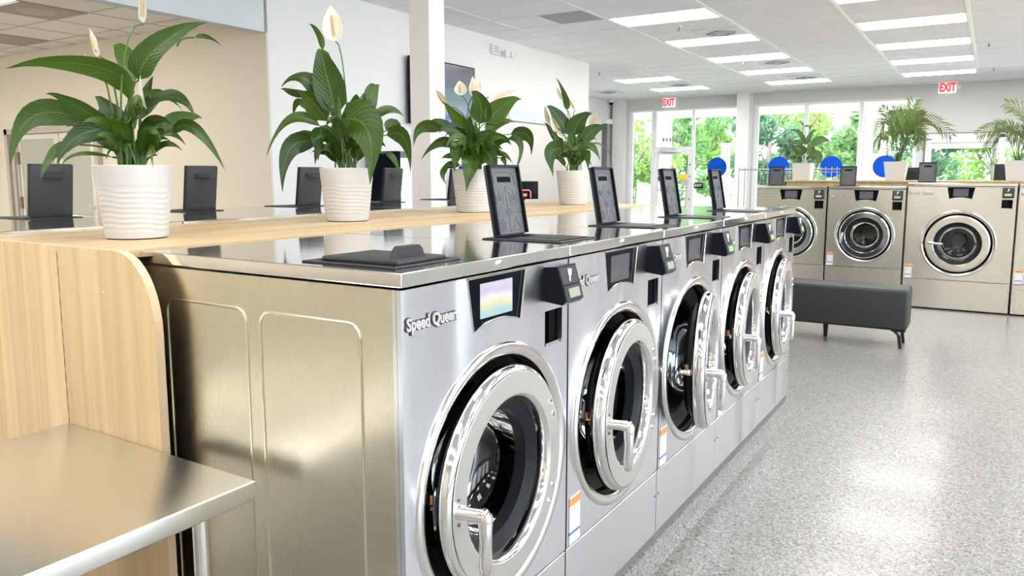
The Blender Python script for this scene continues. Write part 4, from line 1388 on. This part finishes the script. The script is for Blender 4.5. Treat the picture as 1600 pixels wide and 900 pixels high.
# ------------------------------------------------------------------ worktop and wooden end
t = thing('worktop', 'pale oak worktop between the two near washer rows', 'worktop', (0, 0, 0))
for y0, y1, xa in ((-0.035, 0.972, -0.822), (0.974, 2.33, -0.822), (2.332, 3.43, -0.822)):
    MB().box((-1.615, y0, 1.168), (xa, y1, 1.188), bev=0.001, seg=1).build('worktop_board', 'wood_top', t, 0)
t = thing('bulkhead_end_panel', 'pale oak end panel with a rounded corner closing the gap between washer rows', 'panel', (0, -0.055, 0))
pl = [(-1.088, 0.0), (-0.69, 0.0)]
for k in range(11):
    a = R(90 * k / 10)
    pl.append((-0.845 + 0.155 * math.cos(a) ** 0.9 if k < 10 else -0.845, 1.0 + 0.188 * math.sin(a)))
pl.append((-1.088, 1.188))
MB().prism([(x, z) for x, z in pl], 'y', 0.0, 0.021).build('fixed_panel', 'wood_panel', t, 0)
eb = MB()
edge = pl[1:-1]
for (xa, za), (xb, zb) in zip(edge[:-1], edge[1:]):
    eb.add([(xa + 0.001, 0.0, za + 0.0005), (xb + 0.001, 0.0, zb + 0.0005), (xb + 0.001, 0.021, zb + 0.0005), (xa + 0.001, 0.021, za + 0.0005)], [(0, 1, 2, 3)])
eb.build('edge_band', 'edge', t, 40)
MB().box((-1.74, 0.001, 0.0), (-1.096, 0.021, 1.188)).build('hinged_panel', 'wood_panel', t, 0)
hg = MB().box((-1.096, 0.012, 0.02), (-1.088, 0.018, 1.18))
hg = hg.build('piano_hinge', 'gap', t, 0)
kn = MB().cyl((-1.092, 0.002, 0), 0.0028, 0.022, 'z', 8).mesh('hinge_knuckle', 'hinge')
for k in range(29):
    link('hinge_knuckle', kn, hg, (0, 0, 0.03 + k * 0.04))
scw = MB().lathe([(0, -0.002), (0.003, -0.002), (0.0045, 0)], (0, 0, 0), 'y', 10).mesh('panel_screw_head', 'bezel')
link('panel_screw', scw, t, (-1.03, 0, 1.085))
link('panel_screw', scw, t, (-0.895, 0, 1.082))

# stainless worktable in front of the wooden end
t = thing('worktable', 'stainless steel worktable pushed against the oak end panel', 'table', (-1.085, -1.75, 0))
TW, TD, TH = 0.73, 1.69, 0.722
tt = MB().box((0, 0, TH - 0.042), (TW, TD, TH), bev=0.004, seg=4)
tt.build('tabletop', 'steel_table', t, 12)
for x in (0.06, TW - 0.055):
    for y in (0.07, TD - 0.10):
        l = MB().cyl((x, y, 0.05), 0.0165, TH - 0.082, 'z', 20).build('leg', 'bezel', t)
        MB().cyl((x, y, 0.0), 0.02, 0.05, 'z', 14).build('leg_foot', 'charcoal', l)
MB().tube([(0.06, 0.07, 0.22), (0.06, TD - 0.10, 0.22)], 0.013, 12).tube([(TW - 0.055, 0.07, 0.22), (TW - 0.055, TD - 0.1, 0.22)], 0.013, 12).tube([(0.06, TD - 0.10, 0.22), (TW - 0.055, TD - 0.10, 0.22)], 0.013, 12).build('stretcher', 'bezel', t)

# far island worktop
t = thing('worktop', 'pale oak worktop on top of the far washer island', 'worktop', (0, 0, 0))
MB().box((-1.24, 8.602, 1.287), (0.62, 9.449, 1.307), bev=0.001, seg=1).build('worktop_board', 'wood_top_x', t, 0)
MB().box((0.622, 8.602, 1.288), (2.1, 9.449, 1.308), bev=0.001, seg=1).build('worktop_board', 'wood_top_x', t, 0)
MB().box((-1.22, 8.612, 1.20), (2.1, 8.632, 1.2865)).box((-1.22, 9.42, 0.0), (2.1, 9.44, 1.2865)).box((-1.22, 8.612, 0), (-1.20, 9.44, 1.2865)).box((2.08, 8.612, 0), (2.1, 9.44, 1.2865)).build('worktop_support', 'wood_top_x', t, 0)

# bench
t = thing('bench', 'long charcoal upholstered bench on black metal legs in the aisle', 'bench', (-0.84, 5.56, 0))
BL, BD = 1.27, 0.36
MB().box((0, 0, 0.145), (BL, BD, 0.475), bev=0.028, seg=4).build('cushion', 'fabric', t)
bl_ = MB()
for pts, nm in ((((BL - 0.10, 0.06, 0.145), (BL - 0.045, 0.045, 0.125), (BL - 0.035, 0.038, 0.06), (BL - 0.028, 0.034, 0.0)), 0),):
    pass


def bench_leg(cx, cy, sx, sy):
    mb = MB()
    mb.box((cx - 0.05, cy - 0.05, 0.139), (cx + 0.05, cy + 0.05, 0.145))
    for a, b in (((-0.035, 0.0, 0.14), (0.006, 0.0, 0.1)), ((0.006, 0.0, 0.1), (0.02, 0.0, 0.0))):
        w0, w1 = 0.013, 0.011
        p, q = Vector((cx + a[0] * sx, cy + a[0] * sy * 0.3, a[2])), Vector((cx + b[0] * sx, cy + b[0] * sy * 0.3, b[2]))
        mb.add([p + Vector((-w0, -w0 * 1.8, 0)), p + Vector((w0, -w0 * 1.8, 0)), p + Vector((w0, w0 * 1.8, 0)), p + Vector((-w0, w0 * 1.8, 0)),
                q + Vector((-w1, -w1 * 1.8, 0)), q + Vector((w1, -w1 * 1.8, 0)), q + Vector((w1, w1 * 1.8, 0)), q + Vector((-w1, w1 * 1.8, 0))],
               [(0, 1, 2, 3), (4, 7, 6, 5), (0, 4, 5, 1), (1, 5, 6, 2), (2, 6, 7, 3), (3, 7, 4, 0)])
    return mb.build('leg', 'legmetal', t, 0)


for cx, sx in ((0.06, -1), (BL - 0.06, 1)):
    for cy, sy in ((0.06, -1), (BD - 0.06, 1)):
        bench_leg(cx, cy, sx, sy)
mb = MB()
mb.add([(BL / 2 - 0.022, 0.24, 0.146), (BL / 2 + 0.022, 0.24, 0.146), (BL / 2 + 0.022, 0.28, 0.146), (BL / 2 - 0.022, 0.28, 0.146), (BL / 2 - 0.014, 0.245, 0), (BL / 2 + 0.014, 0.245, 0), (BL / 2 + 0.014, 0.275, 0), (BL / 2 - 0.014, 0.275, 0)],
       [(0, 1, 2, 3), (4, 7, 6, 5), (0, 4, 5, 1), (1, 5, 6, 2), (2, 6, 7, 3), (3, 7, 4, 0)])
mb.build('leg', 'legmetal', t, 0)

# slim metal railing beyond the far island
t = thing('metal_railing', 'slim metal railing with upright bars in front of the window pillar', 'railing', (-2.72, 12.0, 0))
MB().tube([(0, 0, 1.46), (1.62, 0, 1.46)], 0.012, 8).build('top_rail', 'rail_steel', t)
MB().tube([(0, 0, 0.14), (1.62, 0, 0.14)], 0.010, 8).build('bottom_rail', 'rail_steel', t)
MB().tube([(0.72, 0.0, 1.415), (1.62, 0, 1.415)], 0.008, 8).build('middle_rail', 'rail_steel', t)
br = MB().tube([(0, 0, 0), (0, 0, 1.5)], 0.007, 6).mesh('upright_bar', 'rail_steel')
for x in (0.0, 0.10, 0.205, 0.355, 0.47, 0.60, 0.71, 0.77, 0.825, 0.88, 0.98, 1.05, 1.13, 1.19, 1.24, 1.30, 1.37, 1.46, 1.54, 1.62):
    link('upright_bar', br, t, (x, 0, 0))

P1='''L 4 179 -55 266 -305 274 80 35 60
L 11 237 -31 316 -73 354 55 40 -80
L 36 237 95 318 250 401 84 15 40
L 182 358 203 367 230 349 13 20 -100
L -58 109 -119 157 -197 204 55 20 60
L -44 106 -73 157 -113 204 51 10 -30
L -128 124 -241 135 -292 11 69 10 90
L -124 142 -197 164 -237 139 26 50 -60
L -4 99 -95 84 -148 5 58 10 120
L -159 58 -195 27 -212 -40 36 10 90
L 36 146 137 188 215 131 51 45 70
L 88 95 122 130 177 146 55 10 -70
L 117 88 186 102 277 -9 40 35 40
L 66 47 99 77 113 36 26 30 90
L -11 58 11 58 33 22 22 20 100
L -36 33 -26 46 -24 18 20 10 100
L -40 22 -77 29 -122 -4 11 20 -60
L 29 164 24 197 36 266 36 10 -80
L 49 146 36 179 22 219 33 15 -50
L -7 88 -27 146 -40 197 36 20 -90
L 44 40 58 80 88 95 29 20 50
L 11 58 -11 97 -24 124 33 25 60
L 22 33 29 77 36 120 29 15 -50
L -18 33 -36 66 -55 91 26 20 -80
L 55 33 77 62 109 47 22 20 -80
L 4 40 4 80 11 113 26 60 80
L 77 29 111 44 124 -7 16 40 60
L -15 80 0 113 4 157 36 30 30
L 36 80 51 106 69 131 33 25 20
S -73 303 -88 334 -120 387 31 30 -40
S -109 296 -131 303 -151 327 11 50 -60
S 47 394 55 434 62 500 31 25 0
S 58 151 55 197 60 245 18 30 50'''
P2='''L -28 201 -58 352 -78 465 111 10 60
L -80 452 -93 513 -133 553 33 35 0
L -60 206 -133 332 -234 322 68 25 30
L -68 181 -121 256 -163 291 80 15 50
L -153 281 -204 291 -259 314 35 30 -30
L -143 226 -191 256 -219 196 30 30 -60
L -98 161 -204 186 -299 55 45 30 40
L -13 186 106 143 118 -35 146 5 120
L 68 201 93 276 126 337 65 15 -60
L 43 196 33 256 25 296 55 20 -80
L 80 256 93 307 90 342 45 30 -100
L 113 186 163 226 224 206 43 30 -50
L 163 126 229 116 254 -5 65 20 20
L 158 143 186 161 178 116 60 20 -80
L -118 121 -188 106 -234 50 55 20 0
L -108 95 -204 75 -231 -80 75 15 80
L -83 156 -88 111 -83 38 65 5 110
L 158 60 193 30 216 -30 25 30 40
L -38 156 -40 201 -48 256 40 20 -40
L 5 143 13 186 10 244 45 20 -60
L -58 106 -83 143 -108 176 55 20 -70
L 43 93 58 143 80 181 55 20 -60
L -20 68 -25 118 -13 168 50 30 40
L -63 55 -95 68 -108 18 40 20 60
L 80 75 106 100 143 93 50 20 -80
L 25 55 43 85 73 55 45 20 40
S -28 482 -33 538 -38 613 73 0 20
S -75 362 -88 387 -93 417 23 30 0
S 48 181 58 206 60 241 13 20 40
S -55 216 -43 226 -40 241 13 20 40'''
P3='''L 28 218 37 305 -9 383 100 10 40
L 68 221 137 295 233 348 96 10 20
L -28 202 -84 252 -143 330 59 20 30
L -106 184 -159 221 -215 236 53 20 -30
L -149 187 -243 202 -286 118 59 25 30
L -56 152 -109 190 -162 184 75 15 50
L -90 103 -156 131 -252 53 53 25 30
L -56 121 -75 84 -87 0 78 5 90
L -6 84 -9 16 -28 -90 87 0 110
L 22 93 81 65 106 -37 93 10 90
L 59 177 121 221 205 233 56 20 -20
L 180 168 261 162 280 81 68 25 20
L 162 146 227 115 202 -9 40 40 30
L 68 115 121 146 184 128 75 20 40
L 109 72 152 68 190 28 28 30 20
L -68 22 -118 19 -159 -9 37 20 30
L -121 16 -140 -22 -121 -68 28 20 30
L -84 62 -121 65 -159 53 28 20 -20
L -9 115 -9 184 -16 264 47 20 30
L 25 128 12 177 9 239 37 30 -40
L 12 115 56 159 103 180 62 15 30
L -34 128 -22 134 12 78 50 10 80
L 59 96 87 118 146 96 50 25 -30
L -40 72 -72 118 -103 128 50 20 -50
L -37 177 -31 215 -9 271 44 30 -50
L 84 165 93 212 106 252 44 30 -60
L 131 56 149 40 156 3 25 20 10
S 0 345 3 389 -3 445 40 15 -30
S 22 367 31 389 31 426 25 30 -40
B -124 302 -149 345 -180 376 31 30 10
S -59 351 -59 383 -65 420 56 0 10
B 93 320 143 355 221 379 25 30 -20
S 75 345 81 361 87 376 16 30 -40
S 0 212 0 243 0 277 22 20 -30'''
P4='''L -27 215 -102 328 -168 395 82 15 30
L 8 211 27 289 109 356 109 5 40
L 63 172 113 242 203 262 82 15 20
L -86 164 -129 231 -180 297 43 20 10
L -66 125 -102 195 -137 223 51 15 20
L -47 121 -137 109 -125 -20 102 10 60
L 0 86 27 125 -27 137 94 5 60
L 51 141 109 141 160 63 51 20 30
L 74 125 82 78 86 4 43 10 50
L -12 152 -12 192 -27 266 55 20 -30
L 35 152 47 203 66 231 55 20 -40
L -27 74 -59 113 -74 55 39 20 -30
L 27 74 59 94 113 31 35 20 20
L 16 109 16 164 0 231 55 30 -50
L -35 94 -51 149 -66 180 39 20 40
L -43 364 -51 438 -109 563 39 25 0
B -66 422 -82 457 -106 500 23 30 -20
B 8 360 -12 399 -39 449 20 40 -20
B 94 270 117 301 145 348 35 25 20
B -145 281 -160 328 -176 387 31 30 0
S -78 227 -113 266 -137 328 43 20 30
S -51 199 -82 211 -106 223 20 20 40
D 66 113 145 164 235 82 12 20 0'''
P5='''L -16 221 -63 356 -221 411 55 20 30
L 0 221 63 332 127 427 71 15 -20
L 79 198 198 285 316 253 95 15 30
L -24 166 -111 253 -221 198 71 20 30
L -16 95 -55 166 -134 198 119 5 50
L -32 40 -127 119 -213 32 63 20 30
L 55 87 166 71 127 -79 127 10 50
L 63 111 111 174 142 111 71 20 -30
L -40 0 -87 47 -119 0 71 10 40
L 32 111 47 190 63 285 63 20 40
L -16 443 32 451 79 435 24 20 0
L -16 443 -55 482 -87 514 24 20 20
B 95 466 119 522 166 593 47 15 0'''
Q1='''45 104 82 417 142 678 142 20
52 104 268 455 589 306 127 40
7 104 -45 388 -186 611 104 -30
0 104 -119 462 -261 306 97 30
60 104 157 403 298 514 127 -40
22 104 45 440 -45 596 112 -50
67 104 186 365 239 157 97 60
0 104 -89 343 -112 149 89 50
-15 104 -179 283 -268 119 60 30
45 104 134 365 186 224 104 80
30 104 22 365 -30 239 97 80
52 104 149 417 224 581 119 -70'''
Q2='''-21 97 -153 354 -472 278 104 40
-62 97 -222 284 -409 42 83 60
35 97 62 430 -180 604 125 20
-7 97 -35 305 -139 222 90 80
56 97 180 389 368 340 111 30
42 97 111 479 167 666 118 -30
62 97 229 271 333 97 97 50
0 97 -56 340 -222 340 97 -40
28 97 42 319 0 194 83 80'''
# ------------------------------------------------------------------ potted plants
# Each plant has local axes: r to the side along the counter view, u up, t out towards the aisle; sizes in millimetres
ER, EU, ET = Vector((math.cos(YAW), math.sin(YAW), 0)), Vector((0, 0, 1)), Vector((math.sin(YAW), -math.cos(YAW), 0))


def loc3(r, u, t):
    return (ER * r + EU * u + ET * t) * 0.001


def quad_pt(a, b, c, q):
    """Curve through a, b (at q = .5) and c."""
    return a * ((1 - q) * (1 - 2 * q)) + b * (4 * q * (1 - q)) + c * (q * (2 * q - 1))


def leaf_mesh(a, b, c, width, tilt, kind='L', seed=0):
    rr = random.Random(seed)
    nu, nv = (6, 12) if width > 0.03 else (4, 9)
    vs, uv, fs = [], [], []
    fold = 0.18 if kind == 'L' else 0.42
    ph = rr.uniform(0, 6)
    prev = None
    for j in range(nv + 1):
        q = (j / nv) ** 0.9
        p = quad_pt(a, b, c, q)
        d = (quad_pt(a, b, c, min(1, q + 0.02)) - quad_pt(a, b, c, max(0, q - 0.02)))
        d.normalize()
        s0 = d.cross(ET)
        if s0.length < 0.15:
            s0 = d.cross(EU)
        s0.normalize()
        if prev is not None and s0.dot(prev) < 0:
            s0 = -s0
        prev = s0
        n0 = s0.cross(d)
        tl = R(tilt) * (1 if kind != 'L' or seed % 2 else -1)
        side = s0 * math.cos(tl) + n0 * math.sin(tl)
        nor = side.cross(d)
        if kind == 'L':
            wq = (math.sin(PI * min(1, q ** 0.66)) ** 0.9) * (1 - 0.30 * q)
            if q > 0.86:
                p = p + Vector((0, 0, -1)) * (q - 0.86) ** 1.5 * width * 3.0
        else:
            wq = math.sin(PI * q ** 0.8) ** 0.8
        hw = width / 2 * max(wq, 0.012) * 1.08
        for i in range(nu + 1):
            x = -1 + 2 * i / nu
            wave = math.sin(q * 11 + ph + x) * 0.03 * abs(x) * width
            off = nor * (fold * hw * abs(x) ** 1.4 + wave)
            vs.append(p + side * (hw * x) + off)
            uv.append(((x + 1) / 2, q))
    for j in range(nv):
        for i in range(nu):
            k = j * (nu + 1) + i
            fs.append((k, k + 1, k + nu + 2, k + nu + 1))
    me = bpy.data.meshes.new('leaf_blade')
    me.from_pydata([v[:] for v in vs], [], fs)
    ul = me.uv_layers.new(name='UVMap')
    for lp in me.loops:
        ul.data[lp.index].uv = uv[lp.vertex_index]
    me.shade_smooth()
    return me


def pot_wavy(par, h, rt, rb):
    def warp(a, z):
        q = z / h
        if 0.08 < q < 0.70:
            e = min(1, (q - 0.08) / 0.06, (0.70 - q) / 0.05)
            return 0.0008 * e * math.sin(2 * PI * q * 14 + 1.6 * math.sin(2 * a + 3 * q) + 0.9 * math.sin(5 * a))
        return 0
    prof = [(rb - 0.012, 0.003), (rb - 0.002, 0.003), (rb, 0.006)]
    for k in range(1, 60):
        q = k / 60
        prof.append((rb + (rt - rb) * q ** 0.92 - (0.0008 if q < 0.72 else 0), h * q))
    prof += [(rt, h - 0.002), (rt - 0.0015, h), (rt - 0.004, h - 0.001), (rt - 0.005, h - 0.03), (rt - 0.008, h - 0.05)]
    MB().lathe(prof, (0, 0, 0), 'z', 72, warp=warp).build('pot', 'pot', par, 60)
    MB().lathe([(rb - 0.004, 0.0), (rb - 0.004, 0.004), (0, 0.004)], (0, 0, 0), 'z', 32).build('pot_foot_shade', 'gap', par)  # black ring stands in for the shaded gaps between the pot's feet
    MB().lathe([(rt - 0.006, h - 0.024), (rt * 0.6, h - 0.02), (0, h - 0.012)], (0, 0, 0), 'z', 28).build('soil', 'soil', par)


def pot_square(par, h, wt, wb, rot):
    vs, fs = [], []
    for z, q in ((0, wb / 2), (h, wt / 2), (h, wt / 2 - 0.006), (h - 0.03, wt / 2 - 0.01)):
        for sx, sy in ((-1, -1), (1, -1), (1, 1), (-1, 1)):
            vs.append((sx * q, sy * q, z))
    for l in range(3):
        for k in range(4):
            fs.append((l * 4 + k, l * 4 + (k + 1) % 4, l * 4 + 4 + (k + 1) % 4, l * 4 + 4 + k))
    fs.append((0, 3, 2, 1))
    o = MB().add(vs, fs).build('pot', 'pot', par, 0)
    q = wt / 2 - 0.009
    o2 = MB().box((-q, -q, h - 0.05), (q, q, h - 0.028)).build('soil', 'soil', par, 0)


def lily(name, label, pos, spec, pot, ph, seed, leafm='leaf', fillers=10, spread=0.16):
    rr = random.Random(seed)
    t = thing(name, label, 'plant', (pos[0], pos[1], pos[2] - ph), 0, 'peace lilies in white pots')
    if pot == 'wavy':
        pot_wavy(t, ph, 0.104, 0.083)
    else:
        pot_square(t, ph, 0.222, 0.196, 0)
    top = Vector((0, 0, ph))
    stems = MB()
    for i, ln in enumerate(spec.strip().splitlines()):
        k, *v = ln.split()
        v = [float(q) for q in v]
        jit = rr.uniform(-25, 25)
        dep, dm = v[8], 0.6
        if v[5] < 0 and abs(v[4]) < 125:      # hangs over the rim, so it stays clear of the pot
            dep, dm = max(dep, 145), 0.86
        a = top + loc3(v[0], v[1], jit * 0.5 + dep * 0.15)
        b = top + loc3(v[2], v[3], jit * 0.3 + dep * dm)
        c = top + loc3(v[4], v[5], dep)
        me = leaf_mesh(a, b, c, v[6] * 0.001 * (1.12 if k == 'L' else 1.0), v[7], 'L' if k == 'L' else 'S', i + seed)
        mt = {'L': leafm, 'S': 'spathe', 'B': 'spathe_beige', 'D': 'dried'}[k]
        me.materials.append(M[mt])
        if k in 'LD':
            o = link('leaf', me, t)
            if k == 'D':
                o['label'] = 'thin dried brown leaf'
        else:
            o = link('flower', me, t)
            d = (c - a).normalized()
            ln_ = (c - a).length
            if v[6] > 25:
                f = a + d * ln_ * 0.15 + ET * 0.010
                MB().tube([f, f + d * ln_ * 0.3, f + d * ln_ * 0.56], [0.004, 0.005, 0.003], 8).build('spadix', 'spadix', o)
        if i == 3 and seed == 1:
            root = top + loc3(140, 330, -10)
        else:
            g = 2 * PI * rr.random()
            root = top + Vector((math.cos(g), math.sin(g), 0)) * rr.uniform(0.005, 0.05) + Vector((0, 0, -0.02))
        if (a - root).length > 0.03:
            d0 = (b - a).normalized()
            mid = (root + a) / 2 + Vector((0, 0, 0.25 * abs(a.z - root.z))) - Vector(((a - root).x * 0.2, (a - root).y * 0.2, 0))
            pts = [quad_pt(root, mid, a, q / 6) for q in range(7)]
            stems.tube(pts, [0.0032] * 3 + [0.0026] * 4, 6)
    # younger leaves around the crown, towards and away from the aisle
    for i in range(fillers):
        g = 2 * PI * i / fillers + rr.uniform(-0.3, 0.3)
        e = Vector((math.cos(g), math.sin(g), 0))
        L = spread * rr.uniform(0.6, 1.0)
        a = top + e * rr.uniform(0.02, 0.05) + Vector((0, 0, rr.uniform(0.02, 0.15 if i % 2 else 0.06)))
        b = a + e * L * 0.35 + Vector((0, 0, L * rr.uniform(0.35, 0.6)))
        c = a + e * L * 0.85 + Vector((0, 0, L * rr.uniform(0.2, 0.55)))
        me = leaf_mesh(a, b, c, L * 0.34, rr.uniform(-40, 40), 'L', i + 100)
        me.materials.append(M[leafm])
        link('leaf', me, t)
        root = top + e * 0.025 + Vector((0, 0, -0.02))
        stems.tube([root, (root + a) / 2 + Vector((0, 0, 0.01)), a], 0.003, 6)
    stems.build('stems', 'stem', t)
    return t


def palm(name, label, pos, spec, ph, wt, wb, seed):
    rr = random.Random(seed)
    t = thing(name, label, 'plant', (pos[0], pos[1], pos[2] - ph), 0, 'palms in white pots')
    pot_square(t, ph, wt, wb, 0)
    top = Vector((0, 0, ph))
    for i, ln in enumerate(spec.strip().splitlines()):
        v = [float(q) for q in ln.split()]
        a, b, c = top + loc3(v[0], v[1], v[7] * 0.1), top + loc3(v[2], v[3], v[7] * 0.6), top + loc3(v[4], v[5], v[7])
        root = top + Vector((rr.uniform(-0.03, 0.03), rr.uniform(-0.03, 0.03), -0.03))
        ra = MB()
        pts = [root + (a - root) * (q / 3) for q in range(3)] + [quad_pt(a, b, c, q / 10) for q in range(11)]
        ra.tube(pts, [0.009, 0.008, 0.007] + [0.005 - 0.0004 * q for q in range(11)], 6)
        fr = ra.build('frond', 'darkstem' if i % 2 else 'stem', t)
        bl = MB()
        uvs = []
        for k in range(18):
            q = 0.28 + 0.72 * k / 17
            p = quad_pt(a, b, c, q)
            d = (quad_pt(a, b, c, min(1, q + 0.02)) - quad_pt(a, b, c, q - 0.02)).normalized()
            s = d.cross(ET + Vector((0, 0, 0.25)))
            s.normalize()
            n = s.cross(d)
            ln_ = v[6] * 0.001 * (0.65 + 0.9 * math.sin(PI * min(1, (q - 0.2) / 0.8)) ** 0.6) * rr.uniform(0.85, 1.1)
            for sg in (-1, 1):
                e = (d * 0.75 + s * sg * 0.62 + n * rr.uniform(-0.25, 0.25)).normalized()
                w = n.cross(e).normalized() * 0.0075
                m1 = p + e * ln_ * 0.5
                m2 = p + e * ln_ + Vector((0, 0, -ln_ * 0.18))
                bl.add([p - w * 0.3, p + w * 0.3, m1 + w, m1 - w, m2], [(0, 1, 2, 3), (3, 2, 4)])
        me = bl.mesh('leaflets', 'palm', 0)
        ul = me.uv_layers.new(name='UVMap')
        for pq in me.polygons:
            cs = [(0.3, 0), (0.7, 0), (0.8, 0.5), (0.2, 0.5)] if len(pq.vertices) == 4 else [(0.2, 0.5), (0.8, 0.5), (0.5, 1)]
            for li, cc in zip(pq.loop_indices, cs):
                ul.data[li].uv = cc
        link('leaflets', me, fr)
    return t


lily('peace_lily', 'largest peace lily in a wavy white pot, nearest on the oak worktop', (-1.15, 0.205, 1.395), P1, 'wavy', 0.207, 1, fillers=18, spread=0.15)
lily('peace_lily', 'peace lily second from the near end with one tall broad white flower', (-1.225, 1.14, 1.395), P2, 'wavy', 0.207, 2, fillers=18, spread=0.16)
lily('peace_lily', 'bushy peace lily with several small flowers behind the largest soap lid', (-1.215, 2.0, 1.395), P3, 'wavy', 0.207, 3, fillers=18, spread=0.16)
lily('peace_lily', 'slender peace lily at the far end of the near worktop', (-1.25, 3.118, 1.395), P4, 'wavy', 0.207, 4, fillers=10, spread=0.14)
lily('peace_lily', 'sparse peace lily in a plain white pot on the far worktop at the window', (-1.08, 8.95, 1.515), P5, 'square', 0.207, 5, 'leaf_far', 2, 0.12)
palm('potted_palm', 'feathery palm in a tapered white pot left of the right-hand window', (-0.045, 8.95, 1.5225), Q1, 0.215, 0.245, 0.19, 8)
palm('potted_palm', 'arching palm in a tapered white pot at the right edge on the far worktop', (1.14, 8.95, 1.5235), Q2, 0.215, 0.245, 0.19, 9)
